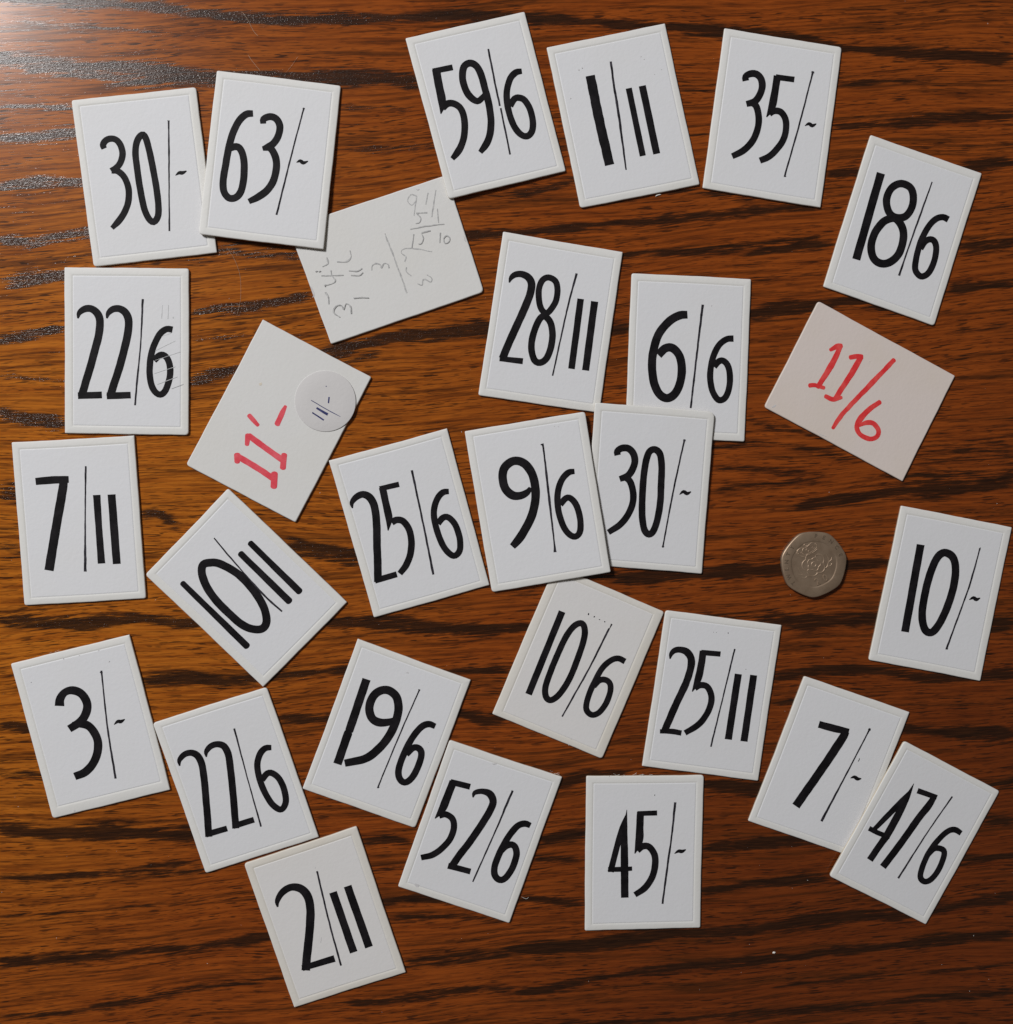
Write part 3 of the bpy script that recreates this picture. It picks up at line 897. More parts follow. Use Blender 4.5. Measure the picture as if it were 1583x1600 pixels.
make_card('1011', [(226.5, 898), (356.2, 762.8), (542.4, 941), (411, 1073.6)],
          'white price card 10/11 turned nearly forty five degrees', zoom=(200, 730), glyphs=[
    D('1', [42, (338, 718, 34), (735, 1106)], round=True),
    D('0', C_(48, (510, 590), (467, 602), (456, 650), (482, 730), (540, 818), (620, 900), (700, 970), (770, 1001), (830, 998), (856, 960), (848, 890), (810, 810), (750, 730), (680, 660), (600, 612), (550, 592))),
    SL([9, (532, 438, 8), (630, 555, 10), (740, 680, 8), (860, 810, 13), (953, 892, 10)]),
    D('1', [43, (697, 535, 38), (997, 828)], round=True), D('1', [42, (757, 470, 36), (1060, 768)], round=True)])

make_card('25', [(513.5, 719.6), (698.7, 669.1), (764.9, 914.2), (584.2, 965.2)],
          'white price card 25/6 immediately left of the 9/6 card', zoom=(470, 640), glyphs=[
    D('2', [46, (320, 610, 8), (316, 576, 28), (345, 540, 38), (385, 524, 42), (428, 545), (455, 600), (468, 690), (472, 850), (476, 960), (477, 1066)],
      [36, (458, 1058), (594, 1018)], round=False),
    D('5', [32, (488, 490), (608, 462)], [42, (505, 482), (525, 575), (545, 670), (540, 748, 6)],
      [40, (562, 698), (592, 682), (632, 690), (668, 738), (684, 810), (678, 890), (652, 960), (612, 1014, 34)]),
    SL([14, (687, 375), (760, 720, 12), (820, 1020, 15)]),
    D('6', [38, (916, 506, 32), (880, 512), (845, 550), (824, 620), (830, 700), (857, 790), (893, 862), (935, 901), (965, 897), (985, 860), (982, 790), (955, 712), (915, 668), (880, 668), (848, 705)])])

make_card('30b', [(929.6, 628.9), (1117.3, 643.6), (1097.1, 896.8), (912.2, 882.4)],
          'white price card 30/- lying over the 6/6 card beside the 9/6 card', over=('66', '28'), zoom=(850, 540), rad=(0.5, 0.5, 1.9, 0.6), glyphs=[
    D('3', [42, (456, 678, 38), (454, 654, 40), (482, 634), (522, 636), (553, 668), (562, 715), (548, 765), (518, 805), (468, 825, 34)],
      [40, (500, 812), (532, 840), (552, 910), (547, 980), (517, 1050), (470, 1107), (398, 1155, 34)]),
    D('0', C_(41, (685, 642), (717, 670), (728, 740), (725, 850), (720, 960), (705, 1060), (680, 1140), (650, 1167), (622, 1140), (608, 1060), (608, 950), (615, 830), (628, 730), (650, 660))),
    SL([11, (868, 590, 20), (864, 605, 11), (800, 900), (740, 1220, 10), (737, 1240, 18)]),
    DASH((838, 922), (862, 903), (885, 915), (910, 903))])

make_card('9', [(726, 673.8), (914.3, 643), (954.5, 893.9), (768.7, 925.5)],
          'white price card 9/6 resting on the lower 30/- card and the 10/6 card', over=('30b', '106'), zoom=(700, 600), glyphs=[
    D('9', [51, (510, 640, 20), (492, 668, 38), (450, 690, 46), (400, 688), (358, 652), (339, 590), (346, 525), (385, 485), (430, 475), (482, 500), (522, 560), (540, 640), (540, 720), (520, 810), (482, 890), (442, 955), (398, 1005, 40)]),
    SL([12, (580, 380, 18), (590, 395, 11), (625, 700, 15), (655, 960, 10), (663, 1040, 18)]),
    D('6', [38, (783, 540, 32), (745, 548), (705, 592), (681, 660), (678, 740), (692, 820), (725, 900), (765, 939), (797, 940), (818, 905), (817, 830), (795, 752), (760, 708), (730, 706), (694, 745)]),
    ('speck', SMUDGE, [[5, (655, 262), (662, 260)], [5, (680, 264), (685, 262)]], dict(jit=.3))])

make_card('63', [(338.6, 109.8), (532.7, 133.6), (505.6, 389.3), (310.3, 365.5)],
          'white price card 63/- lying over the upper 30/- card and the pencilled card', over=('30a', 'b7'), zoom=(280, 80), glyphs=[
    D('6', [42, (457, 385, 38), (415, 390), (372, 428), (335, 500), (308, 590), (288, 700), (273, 790), (275, 860), (297, 900), (325, 911), (357, 900), (382, 865), (398, 798), (402, 710), (394, 642), (372, 598), (345, 590), (318, 602, 34)]),
    D('3', [42, (520, 448, 34), (522, 420, 40), (560, 404), (600, 418), (622, 460), (614, 520), (585, 568), (550, 592), (515, 602, 26)],
      [43, (545, 585), (575, 612), (597, 660), (601, 720), (583, 800), (545, 858), (490, 900), (430, 930, 32)]),
    SL([10, (770, 356, 17), (766, 372, 10), (700, 620), (602, 1012, 12)]),
    DASH((725, 688), (748, 678), (768, 690), (797, 680))])

make_card('10-', [(1408.4, 790), (1581.7, 824.1), (1532.2, 1064.4), (1357.4, 1031.3)],
          'white price card 10/- at the right edge beside the coin', zoom=(1183, 720), glyphs=[
    D('1', [48, (1012, 518), (915, 1058)]),
    D('0', C_(47, (1170, 569), (1213, 600), (1228, 680), (1210, 800), (1170, 920), (1120, 1020), (1075, 1062), (1037, 1040), (1021, 960), (1035, 840), (1070, 700), (1108, 610), (1138, 576))),
    SL([10, (1380, 543, 22), (1374, 560, 9), (1325, 735, 12), (1290, 840, 10), (1180, 1140, 12), (1177, 1158, 16)]),
    DASH((1312, 860), (1337, 847), (1357, 858), (1380, 848))])

make_card('2511', [(1040, 953.3), (1221.7, 976.8), (1184.8, 1220.4), (1003.4, 1197.1)],
          'white price card 25/11 touching the right corner of the 10/6 card', zoom=(920, 880), glyphs=[
    D('2', [44, (503, 592, 8), (510, 562, 26), (530, 540, 34), (565, 535, 38), (605, 548), (633, 590), (630, 650), (602, 740), (555, 840), (512, 935), (468, 1040)],
      [32, (440, 1040, 26), (510, 1040), (573, 1050)], jit=.02),
    D('5', [32, (695, 552), (815, 562)], [42, (708, 542), (697, 620), (675, 720), (640, 794, 6)],
      [38, (655, 772), (688, 754), (730, 762), (756, 810), (755, 870), (725, 940), (675, 1000), (595, 1050, 34)]),
    SL([9, (903, 530, 11), (830, 830), (755, 1135, 11)]),
    D('1', [43, (925, 685), (863, 1090)]), D('1', [43, (1020, 692), (960, 1102)]),
    ('dot', INK_THIN, [[5, (770, 427), (773, 427)], [7, (860, 432), (864, 432)], [4, (788, 428), (790, 428)], [4, (970, 655), (973, 656)]], dict(jit=.2))])

make_card('3', [(16.4, 1037.2), (202.1, 991.7), (265.8, 1234.3), (82.1, 1279.2)],
          'white price card 3/- at the left side', zoom=(0, 950), inset=(3.2, 2.4, 2.3, 2.4), glyphs=[
    D('3', [50, (368, 606, 56), (372, 562, 50), (402, 522, 44), (450, 509), (505, 532), (538, 590), (532, 650), (498, 702), (428, 748, 44)],
      [49, (450, 726, 40), (500, 715), (555, 735), (598, 800), (606, 870), (582, 950), (530, 1012), (462, 1042, 46)]),
    SL([11, (626, 402, 20), (630, 415, 10), (665, 740), (715, 1055, 14)]),
    DASH((705, 722), (728, 702), (748, 702), (772, 688)),
    ('speck', SMUDGE, [[6, (606, 262), (612, 266)], [5, (488, 294), (493, 292)], [5, (390, 314), (395, 313)], [7, (458, 1258), (466, 1252)], [5, (672, 335), (678, 328)], [5, (190, 460), (195, 458)]], dict(jit=.3))])

make_card('22b', [(238.4, 1129.9), (416.8, 1073.6), (498.2, 1308.1), (321.3, 1364.7)],
          'tilted white price card 22/6 between the 3/- and 19/6 cards', zoom=(200, 1020), glyphs=[
    D('2', [42, (320, 700, 8), (318, 665, 28), (348, 630, 36), (388, 618, 38), (428, 635), (455, 685), (470, 770), (482, 900), (492, 1020), (500, 1138)],
      [36, (482, 1124), (613, 1086)]),
    D('2', [42, (485, 645, 8), (484, 612, 28), (512, 578, 36), (553, 565, 38), (595, 580), (622, 635), (635, 730), (648, 850), (658, 970), (667, 1086)],
      [36, (650, 1072), (779, 1032)]),
    SL([10, (657, 468, 12), (740, 780, 8), (823, 1075, 11)]),
    D('6', [38, (887, 586, 32), (850, 590), (817, 625), (800, 690), (810, 765), (840, 850), (885, 928), (930, 966), (958, 962), (976, 920), (967, 850), (937, 782), (895, 746), (862, 746), (828, 785)])])

make_card('19', [(558.9, 998), (735.8, 1062.4), (648.6, 1294.2), (472.5, 1232.5)],
          'white price card 19/6 left of the 52/6 card', zoom=(430, 950), glyphs=[
    D('1', [50, (565, 440), (470, 724), (458, 757, 49), (455, 764, 41), (452, 771, 49), (442, 800), (385, 965)]),
    D('9', [50, (758, 655, 20), (738, 690, 34), (700, 706, 44), (645, 708), (600, 682), (582, 620), (603, 552), (650, 512), (703, 510), (748, 548), (763, 620), (745, 705), (702, 795), (640, 870), (560, 930), (430, 960, 44)]),
    SL([9, (890, 508, 16), (884, 525, 9), (780, 760), (645, 1085, 9), (640, 1105, 14)]),
    D('6', [40, (990, 732, 34), (950, 718), (905, 735), (850, 800), (802, 890), (768, 980), (764, 1040), (790, 1076), (825, 1070), (865, 1020), (898, 940), (903, 890), (883, 865), (850, 866), (810, 905)]),
    ('speck', SMUDGE, [[5, (810, 400), (825, 402)], [5, (945, 828), (948, 830)]], dict(jit=.3))])

make_card('52', [(702.6, 1156.1), (878.7, 1214.2), (796, 1442.9), (621.7, 1385.5)],
          'white price card 52/6 with a grey smudge in its lower left corner', zoom=(580, 1100), glyphs=[
    D('5', [36, (490, 482), (612, 512)], [46, (508, 478), (478, 555), (442, 645), (395, 708, 6)],
      [38, (420, 690), (460, 682), (502, 710), (512, 762), (490, 830), (440, 890), (380, 932), (308, 950, 34)]),
    D('2', [44, (630, 578, 8), (640, 550, 28), (685, 540, 34), (732, 555), (754, 600), (735, 660), (680, 750), (612, 850), (550, 930), (496, 1008)],
      [36, (475, 1000), (614, 1036)]),
    SL([12, (875, 535, 14), (830, 640, 14), (780, 760, 10), (628, 1100, 10)]),
    D('6', [40, (985, 752, 34), (950, 740), (905, 755), (850, 820), (800, 910), (765, 1000), (765, 1058), (795, 1088), (830, 1076), (870, 1020), (898, 940), (893, 890), (870, 870), (835, 878), (798, 912)]),
    ('smudge', SMUDGE, [[22, (270, 1112, 8), (285, 1122, 24), (294, 1132, 6)], [8, (745, 368, 3), (757, 370, 10), (775, 370, 3)]], dict(jit=.3))])

make_card('2', [(380.9, 1349.6), (557.2, 1291), (634.3, 1519.6), (459.7, 1574.7)],
          'yellowed price card 2/11 lowest on the table, below the tilted 22/6 card', aged=True, zoom=(300, 1200), glyphs=[
    D('2', [50, (530, 860, 10), (528, 822, 30), (560, 768, 40), (615, 737, 44), (675, 748), (716, 795), (732, 870), (730, 970), (720, 1080), (710, 1170), (704, 1252)],
      [42, (682, 1238, 36), (882, 1178)]),
    SL([12, (773, 638), (850, 960, 11), (922, 1222)]),
    D('1', [46, (872, 768), (1000, 1140)]), D('1', [47, (962, 730), (1095, 1108)]),
    ('speck', SMUDGE, [[8, (758, 618), (764, 618)], [4, (800, 1048), (796, 1080)]], dict(jit=.3))])

make_card('45', [(916.2, 1212.7), (1100.2, 1211.1), (1094.6, 1449.9), (913.9, 1454.7)],
          'upright white price card 45/- below the 25/11 card', zoom=(850, 1150), glyphs=[
    D('4', [44, (513, 456, 3), (503, 560, 26), (497, 640, 40), (498, 780, 46), (500, 1000, 45)], [36, (512, 475, 3), (488, 560, 34), (458, 660, 36), (432, 760, 36), (412, 840, 38)],
      [30, (396, 826), (470, 824), (545, 820, 26)]),
    D('5', [30, (578, 480), (700, 476)], [44, (597, 470), (593, 560), (588, 650, 46), (562, 727, 6)],
      [40, (577, 708), (610, 682), (650, 686), (682, 730), (688, 790), (670, 870), (625, 938), (562, 982, 34)]),
    SL([11, (812, 410, 16), (790, 620, 11), (770, 760, 13), (733, 1038, 12)]),
    DASH((807, 728), (832, 712), (854, 714), (878, 702)),
    ('dot', INK_THIN, [[7, (683, 366), (687, 366)]], dict(jit=.2))])

make_card('47', [(1413.4, 1157.6), (1562.5, 1236.4), (1447.1, 1444.9), (1296, 1369.1)],
          'white price card 47/6 lying over the right side of the 7/- card', over=('7-',), zoom=(1183, 1100), inset=(2.3, 2.3, 2.2, 2.2), glyphs=[
    D('4', [44, (970, 492, 3), (925, 585, 34), (870, 690, 46), (810, 800, 46), (755, 880, 42), (697, 965, 42)], [34, (952, 525, 3), (890, 605, 34), (800, 698, 34), (722, 778, 28)],
      [30, (692, 768), (755, 800), (822, 822, 26)]),
    D('7', [34, (992, 536), (1112, 578, 30)], [44, (1096, 572, 34), (1060, 630), (1000, 705), (890, 860), (778, 1008)]),
    SL([9, (1208, 572, 10), (1050, 800), (873, 1078, 13)]),
    D('6', [36, (1262, 800, 32), (1225, 778), (1180, 787), (1120, 842), (1062, 920), (1022, 1010), (1010, 1070), (1035, 1098), (1075, 1085), (1120, 1030), (1153, 950), (1155, 907), (1125, 892), (1092, 896), (1052, 935)])])


# ---------------------------------------------------------------- the round sticker on the 11/- card back
def make_sticker():
    root = bpy.data.objects.new('round_sticker', None)
    scene.collection.objects.link(root)
    root.empty_display_size = 0.005
    tag(root, 'thin round paper sticker marked 11/- in blue pen on the red 11/- card back', 'sticker')
    root.matrix_world = b12.matrix_world @ Matrix.Translation((0, 0, b12_z))
    x0, y0 = b12_pt(1023, 700)
    rad = 188 * b12_w
    cen = Vector((x0, y0, 0))
    root.matrix_world = root.matrix_world @ Matrix.Translation(cen)
    n = 96
    vs, fs = [], []
    for k, (rr, z) in enumerate(((rad, 0.005), (rad * 1.0, 0.10), (rad * 0.985, 0.13), (rad * 0.5, 0.135))):
        for i in range(n):
            a = 2 * math.pi * i / n
            # the right-hand edge has lifted a little
            lift = 0.16 * max(0, math.cos(a - 0.2)) ** 2 * (rr / rad) ** 3 if k else 0.12 * max(0, math.cos(a - 0.2)) ** 2
            vs.append((rr * math.cos(a), rr * math.sin(a), (z + lift) * MM))
    for k in range(3):
        for i in range(n):
            j = (i + 1) % n
            fs.append((k * n + i, k * n + j, (k + 1) * n + j, (k + 1) * n + i))
    fs.append(tuple(range(3 * n, 4 * n)))
    me = mesh_from('disc', vs, fs, True)
    link('disc', me, STICKER, root)

    def L(x, y):
        a, b = b12_pt(x, y)
        return a - x0, b - y0
    for nm, strokes, lab in (('pen_figure', [[12, (968, 742), (1038, 782, 16)]], 'blue figure 1'), ('pen_figure', [[9, (942, 770), (1013, 817)]], 'blue figure 1'),
                             ('pen_stroke', [[4, (935, 694), (1030, 750, 5), (1135, 806, 3)]], 'thin blue dividing line'), ('pen_dash', [[10, (1047, 674), (1042, 712, 8)]], 'blue dash'),
                             ('pen_dot', [[7, (1026, 607), (1030, 609)]], None)):
        bm = bmesh.new()
        for s in strokes:
            pts = np.array([(*L(p[0], p[1]), (p[2] if len(p) > 2 else s[0]) * b12_w) for p in s[1:]])
            arr = spline(pts / MM, step=.2) * MM
            ribbon(bm, arr, 0.145 * MM, jitter=.08, rise=.03)
        upward(bm)
        me = bpy.data.meshes.new(nm); bm.to_mesh(me); bm.free()
        o = link(nm, me, BLUE, root)
        if lab: o['label'] = lab


make_sticker()


# ---------------------------------------------------------------- the seven-sided coin
def coin_material(name, k):
    m, nt, b = new_mat(name)
    N = NT(nt)
    tc = N.n('ShaderNodeTexCoord').outputs['Object']
    big = N.noise(tc, 260, 4, 0.6)
    col = N.mix(N.smooth(big, 0.3, 0.75), (0.365 * k, 0.268 * k, 0.188 * k), (0.285 * k, 0.202 * k, 0.138 * k))
    scr = N.noise(N.mapping(tc, (400, 5000, 1), (0, 0, 0), (0, 0, 0.6)), 1.0, 3, 0.6)
    col = N.mix(N.math('MULTIPLY', N.smooth(scr, 0.55, 0.8), 0.25), col, (0.42, 0.36, 0.29))
    nt.links.new(col, b.inputs['Base Color'])
    b.inputs['Metallic'].default_value = 0.60
    b.inputs['Roughness'].default_value = 0.46
    h = N.math('ADD', N.noise(tc, 1800, 3, 0.6), N.math('MULTIPLY', scr, 0.4))
    nt.links.new(N.bump(h, 0.3, 0.00006), b.inputs['Normal'])
    return m


COIN = coin_material('worn_cupronickel', 1.0)
COIN_HIGH = coin_material('polished_high_relief', 1.13)
COIN_DIRT = coin_material('grimy_lettering', 0.62)


def make_coin():
    Rv = 21.4 / 1.949856 / MM * MM * MM                # circumradius of the curved heptagon from its 21.4 mm width
    Rv = 21.4 * MM / (2 * math.cos(math.pi / 14))
    p = on_plane(1272.3, 881.5, (1.7 * MM, 0, 0))
    root = bpy.data.objects.new('coin', None)
    scene.collection.objects.link(root)
    root.empty_display_size = 0.005
    root.location = (p[0], p[1], 0)
    root.rotation_euler = (0, 0, math.radians(25.7))
    tag(root, 'worn seven sided silver coin with a crowned rose, left of the 10/- card', 'coin')
    T = 1.7 * MM
    n = 140
    width = 21.4 * MM
    V = [np.array([Rv * math.cos(math.pi / 2 + 2 * math.pi * k / 7), Rv * math.sin(math.pi / 2 + 2 * math.pi * k / 7)]) for k in range(7)]

    def rad(a):
        # Reuleaux heptagon: each side is an arc round the opposite vertex
        d = np.array([math.cos(a), math.sin(a)])
        best = 1e9
        for c in V:
            b = d.dot(c); q = b * b - (c.dot(c) - width ** 2)
            if q > 0:
                t = b + math.sqrt(q)
                if t > 0: best = min(best, t)
        return best
    RA = [rad(2 * math.pi * i / n) for i in range(n)]
    # soften the corners
    for _ in range(2):
        RA = [(RA[i - 2] + RA[i - 1] + 2 * RA[i] + RA[(i + 1) % n] + RA[(i + 2) % n]) / 6 for i in range(n)]

    def ring(d, z, k=1.0, circ=0.0, cr=0.0):
        out = []
        for i in range(n):
            a = 2 * math.pi * i / n
            r_ = (RA[i] - d) * (1 - circ) + cr * circ
            out.append((r_ * math.cos(a), r_ * math.sin(a), z))
        return out
    # scalloped inner edge of the border
    def scal(d, z):
        out = []
        for i in range(n):
            a = 2 * math.pi * i / n
            r_ = 7.55 * MM - d + 0.35 * MM * (RA[i] / Rv - 0.97) * 14
            out.append((r_ * math.cos(a), r_ * math.sin(a), z))
        return out
    rg = [ring(0.35 * MM, 0), ring(0.0, 0.25 * MM), ring(0.0, T - 0.3 * MM), ring(0.12 * MM, T - 0.1 * MM), ring(0.4 * MM, T),
          scal(-0.15 * MM, T), scal(0.10 * MM, T - 0.03 * MM), scal(0.28 * MM, T - 0.16 * MM)]
    vs = [v for r_ in rg for v in r_]
    fs = []
    for a in range(len(rg) - 1):
        for i in range(n):
            k = (i + 1) % n
            fs.append((a * n + i, a * n + k, (a + 1) * n + k, (a + 1) * n + i))
    fs.append(tuple(range(n))[::-1]); fs.append(tuple(range(len(rg) * n - n, len(rg) * n)))
    me = mesh_from('disc', vs, fs)
    for f in me.polygons[:(len(rg) - 1) * n]: f.use_smooth = True
    link('disc', me, COIN, root)
    zb = T - 0.16 * MM

    def tube(bm, pts, w, z, hgt=0.16):
        """rounded low ridge along pts (mm)"""
        P = np.array(pts, float)
        t = np.gradient(P, axis=0); t /= np.maximum(np.linalg.norm(t, axis=1, keepdims=True), 1e-9)
        nn = np.stack([-t[:, 1], t[:, 0]], -1)
        rows = []
        for i in range(len(P)):
            row = []
            for s, hh in ((-1, -0.02), (-.6, .75), (0, 1), (.6, .75), (1, -0.02)):
                q = P[i] + nn[i] * w / 2 * s
                row.append(bm.verts.new((q[0] * MM, q[1] * MM, z + hgt * .55 * hh * MM)))
            rows.append(row)
        for a, b in zip(rows[:-1], rows[1:]):
            for k in range(4):
                bm.faces.new((a[k], a[k + 1], b[k + 1], b[k]))

    def done(bm, nm, lab=None, z=None):
        upward(bm)
        me = bpy.data.meshes.new(nm); bm.to_mesh(me); bm.free()
        for f in me.polygons: f.use_smooth = True
        o = link(nm, me, COIN_HIGH, root)
        if lab: o['label'] = lab

    def circ(cx_, cy_, r_, a0=0, a1=360, k=30):
        return [(cx_ + r_ * math.cos(math.radians(a0 + (a1 - a0) * i / k)), cy_ + r_ * math.sin(math.radians(a0 + (a1 - a0) * i / k))) for i in range(k + 1)]
    # double rose
    bm = bmesh.new()
    for R0, amp_, w, off in ((3.45, .42, .5, 90), (1.95, .26, .42, 126)):
        lobes = []
        for i in range(91):
            a = 2 * math.pi * i / 90
            r_ = R0 + amp_ * (abs(math.cos(2.5 * (a - math.radians(off)))) * 2 - 1)
            lobes.append((r_ * math.cos(a), r_ * math.sin(a) - .1))
        tube(bm, lobes, w, zb, .15)
    tube(bm, circ(0, -.1, .75), .45, zb, .15)
    for k in range(5):
        a = math.radians(126 + 72 * k)
        tube(bm, [(2.35 * math.cos(a), 2.35 * math.sin(a) - .1), (2.7 * math.cos(a), 2.7 * math.sin(a) - .1), (3.1 * math.cos(a), 3.1 * math.sin(a) - .1)], .4, zb, .12)
    done(bm, 'rose', 'raised double rose')
    # crown
    bm = bmesh.new()
    tube(bm, [(-3.0, 3.9), (-1.5, 3.55), (0, 3.45), (1.5, 3.55), (3.0, 3.9)], .34, zb, .16)
    tube(bm, [(-3.1, 4.4), (-1.5, 4.0), (0, 3.92), (1.5, 4.0), (3.1, 4.4)], .24, zb, .16)
    for s in (-1, 1):
        tube(bm, [(3.05 * s, 4.4), (3.5 * s, 5.4), (3.1 * s, 6.3), (2.1 * s, 6.6), (1.0 * s, 6.3), (0, 5.9)], .34, zb, .17)
        tube(bm, [(1.5 * s, 4.1), (1.9 * s, 5.2), (1.2 * s, 6.0), (0, 6.1)], .26, zb, .15)
        tube(bm, circ(2.0 * s, 4.95, .34), .2, zb, .15)
        tube(bm, circ(3.3 * s, 5.6, .3), .22, zb, .18)
    tube(bm, [(0, 3.9), (0, 5.2), (0, 6.1)], .3, zb, .16)
    tube(bm, circ(0, 6.75, .42), .26, zb, .18)
    tube(bm, circ(0, 5.0, .5), .24, zb, .16)
    done(bm, 'crown', 'raised crown above the rose')
    # leaf scrolls
    for s in (-1, 1):
        bm = bmesh.new()
        tube(bm, [(2.2 * s, -3.1), (3.6 * s, -2.6), (4.6 * s, -1.5), (5.1 * s, -.2), (5.0 * s, 1.2)], .3, zb, .13)
        tube(bm, [(4.6 * s, -1.5), (5.6 * s, -1.3), (6.3 * s, -.5)], .3, zb, .12)
        tube(bm, [(3.6 * s, -2.6), (4.6 * s, -2.9), (5.4 * s, -2.4)], .3, zb, .12)
        done(bm, 'leaf_spray')

    def text(body, x, y, size, rot, z, ext, nm='letter', lab=None):
        c = bpy.data.curves.new('t', 'FONT')
        c.body = body; c.size = size * MM; c.align_x = 'CENTER'; c.align_y = 'CENTER'
        c.extrude = ext * MM / 2; c.bevel_depth = 0.03 * MM; c.resolution_u = 3; c.offset = 0.02 * MM
        o = bpy.data.objects.new('t', c)
        scene.collection.objects.link(o)
        dg = bpy.context.evaluated_depsgraph_get()
        me = bpy.data.meshes.new_from_object(o.evaluated_get(dg))
        bpy.data.objects.remove(o)
        me.name = nm
        me.materials.clear()
        q = link(nm, me, COIN_DIRT if nm == 'letter' else COIN_HIGH, root)
        q.location = (x * MM, y * MM, z); q.rotation_euler = (0, 0, rot)
        if lab: q['label'] = lab
    for word, c0, step in (('TWENTY', 112, -0), ('PENCE', 0, 0)):
        pass
    for word, a0, a1 in (('TWENTY', 196, 118), ('PENCE', 62, -6)):
        for i, ch in enumerate(word):
            a = math.radians(a0 + (a1 - a0) * i / (len(word) - 1))
            text(ch, 9.05 * math.cos(a), 9.05 * math.sin(a), 1.75, a - math.pi / 2, T, 0.05, 'letter', 'small raised letter ' + ch)
    text('2', -1.35, -5.75, 3.3, 0, zb + .05 * MM, 0.14, 'numeral', 'raised numeral 2')
    text('0', 1.45, -5.75, 3.3, 0, zb + .05 * MM, 0.14, 'numeral', 'raised numeral 0')


make_coin()


# ---------------------------------------------------------------- hairs, lint and dust on the table
def strand(name, pts, width, mat, label, cat, parent=None, z=0.12):
    me_v, me_f = [], []
    P = spline(np.array([(*on_plane(u, v)[:2] / MM, z * (1 + .8 * math.sin(i * 1.7))) for i, (u, v) in enumerate(pts)]), step=.4)
    P = P * MM
    n = len(P); k = 5
    t = np.gradient(P, axis=0); t /= np.linalg.norm(t, axis=1, keepdims=True)
    for i in range(n):
        s = np.cross(t[i], [0, 0, 1]); s /= np.linalg.norm(s); u_ = np.cross(s, t[i])
        w = width * MM / 2 * (1 if 0 < i < n - 1 else .3)
        for j in range(k):
            a = 2 * math.pi * j / k
            me_v.append(P[i] + (s * math.cos(a) + u_ * math.sin(a)) * w)
    for i in range(n - 1):
        for j in range(k):
            me_f.append((i * k + j, i * k + (j + 1) % k, (i + 1) * k + (j + 1) % k, (i + 1) * k + j))
    me = mesh_from(name, me_v, me_f, True)
    o = link(name, me, mat, parent)
    if label: tag(o, label, cat, 'loose hairs on the table')
    return o


strand('hair', [(378, 18), (388, 32), (396, 48), (404, 57)], .085, HAIRM, 'fine pale hair near the top edge, above the 63/- card', 'hair')
strand('hair', [(387, 85), (396, 98), (408, 112)], .07, HAIRM, 'short fine hair just above the top edge of the 63/- card', 'hair')
strand('hair', [(466, 88), (458, 100), (448, 113)], .05, HAIRM, 'short faint hair slanting down to the top edge of the 63/- card', 'hair')
strand('hair', [(354, 386), (366, 404), (375, 430), (376, 466), (370, 495)], .06, HAIRM, 'long curved hair hanging between the 63/- card and the 11/- card back', 'hair')
strand('hair', [(815, 1401), (822, 1404), (826, 1402)], .10, LINT, 'tiny pale fibre by the right edge of the 52/6 card', 'hair')
strand('hair', [(1024, 307), (1028, 305), (1033, 304)], .38, LINT, 'tuft of white fluff under the lower edge of the 1/11 card', 'lint')


def crumb():
    bm = bmesh.new()
    bmesh.ops.create_icosphere(bm, subdivisions=2, radius=0.5 * MM)
    for v in bm.verts:
        v.co = Vector((v.co.x * 1.15, v.co.y * .6, v.co.z * .45)) * random.uniform(.8, 1.15)
    me = bpy.data.meshes.new('paper_crumb'); bm.to_mesh(me); bm.free()
    o = link('paper_crumb', me, LINT)
    p = on_plane(1209, 1488)
    o.location = (p[0], p[1], .22 * MM)
    tag(o, 'tiny white paper crumb on the dark wood near the bottom right', 'crumb')


crumb()


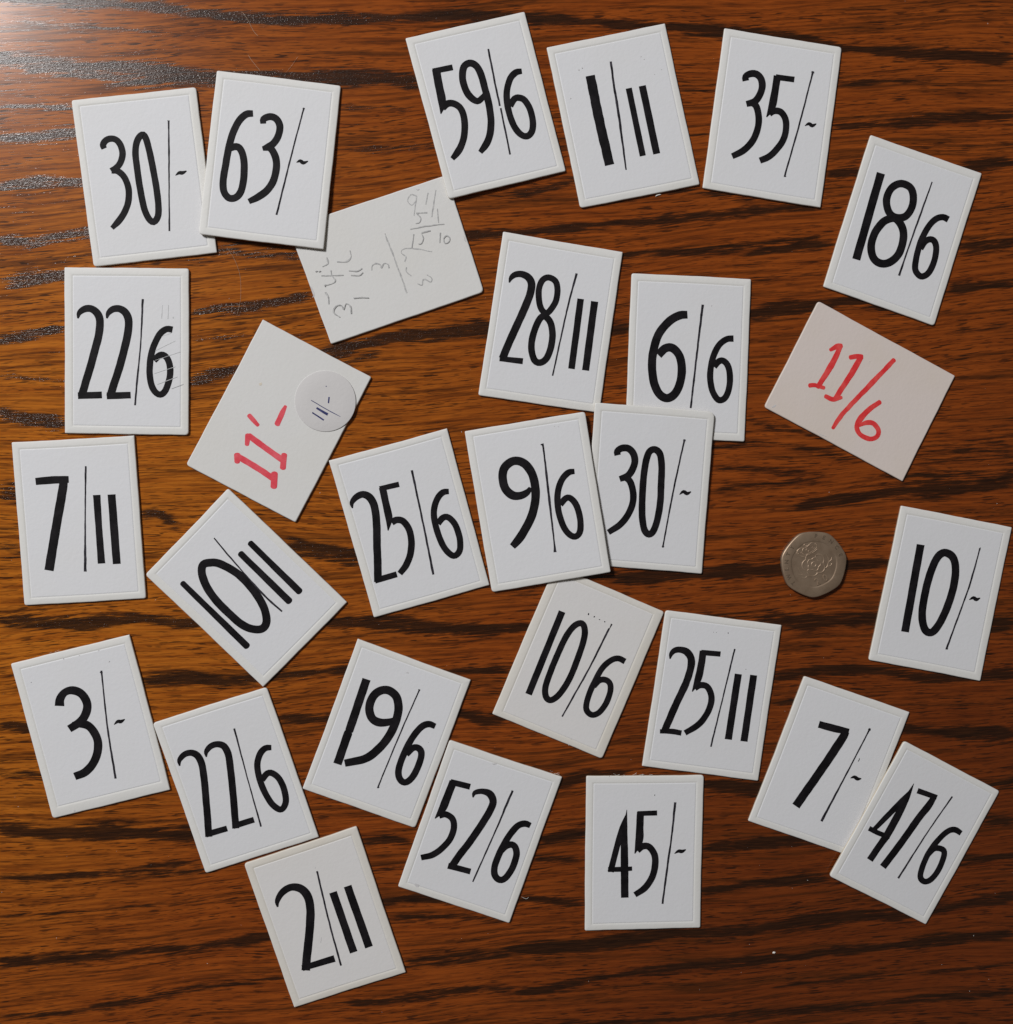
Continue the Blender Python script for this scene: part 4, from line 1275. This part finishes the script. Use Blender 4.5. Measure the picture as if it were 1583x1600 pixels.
def dust():
    bm = bmesh.new()
    r = random.Random(5)
    pts = [(r.uniform(0, 1583), r.uniform(0, 1600)) for _ in range(170)]
    for u, v in pts:
        p = on_plane(u, v)
        s = r.uniform(.018, .060) * MM
        a = r.uniform(0, 3.14)
        l = s * r.choice([1, 1, 1.6, 3])
        vs = []
        for dx, dy, dz in ((-1, -1, 0), (1, -1, 0), (1, 1, 0), (-1, 1, 0), (0, 0, 1)):
            x, y = dx * l, dy * s
            vs.append(bm.verts.new((p[0] + x * math.cos(a) - y * math.sin(a), p[1] + x * math.sin(a) + y * math.cos(a), .01 * MM + dz * s)))
        for i in range(4):
            bm.faces.new((vs[i], vs[(i + 1) % 4], vs[4]))
    me = bpy.data.meshes.new('dust'); bm.to_mesh(me); bm.free()
    o = link('dust', me, LINT)
    o['kind'] = 'stuff'
    o['label'] = 'pale dust specks scattered over the varnished wood'


dust()


# frayed paper fibres on two card edges
def fuzz(root_key, a, b, n, seed):
    r = random.Random(seed)
    root = next(o for o in scene.objects if o.type == 'EMPTY' and root_key in o.get('label', ''))
    Mi = root.matrix_world.inverted()
    vs, fs = [], []
    for i in range(n):
        t = r.uniform(0, 1)
        u, v = a[0] + (b[0] - a[0]) * t, a[1] + (b[1] - a[1]) * t
        L = r.uniform(2, 7); ang = math.atan2(b[1] - a[1], b[0] - a[0]) + r.choice([-.25, -.9, -2.4, .15, -3.0]) + r.uniform(-.3, .3)
        prev = None
        pts = [(u + L * k / 4 * math.cos(ang - k * .12), v + L * k / 4 * math.sin(ang - k * .12)) for k in range(5)]
        w = r.uniform(.12, .24)
        for k, (x, y) in enumerate(pts):
            zz = (.5 + .08 * k) * MM
            p0 = Mi @ Vector(on_plane(x, y - w, (zz, 0, 0))); p1 = Mi @ Vector(on_plane(x, y + w, (zz, 0, 0)))
            p2 = (p0 + p1) / 2 + Vector((0, 0, .12 * MM))
            vs += [p0, p1, p2]
            if k:
                o = len(vs) - 6
                fs += [(o, o + 2, o + 5, o + 3), (o + 2, o + 1, o + 4, o + 5)]
    me = mesh_from('frayed_fibres', vs, fs)
    link('frayed_fibres', me, LINT, root)['kind'] = 'stuff'


bpy.context.view_layer.update()
fuzz('45/-', (945, 1211.5), (1020, 1210.5), 12, 3)
fuzz('card 52/6', (862, 1207), (877, 1213), 7, 4)
fuzz('card 3/-', (80, 1020), (92, 1016), 3, 6)
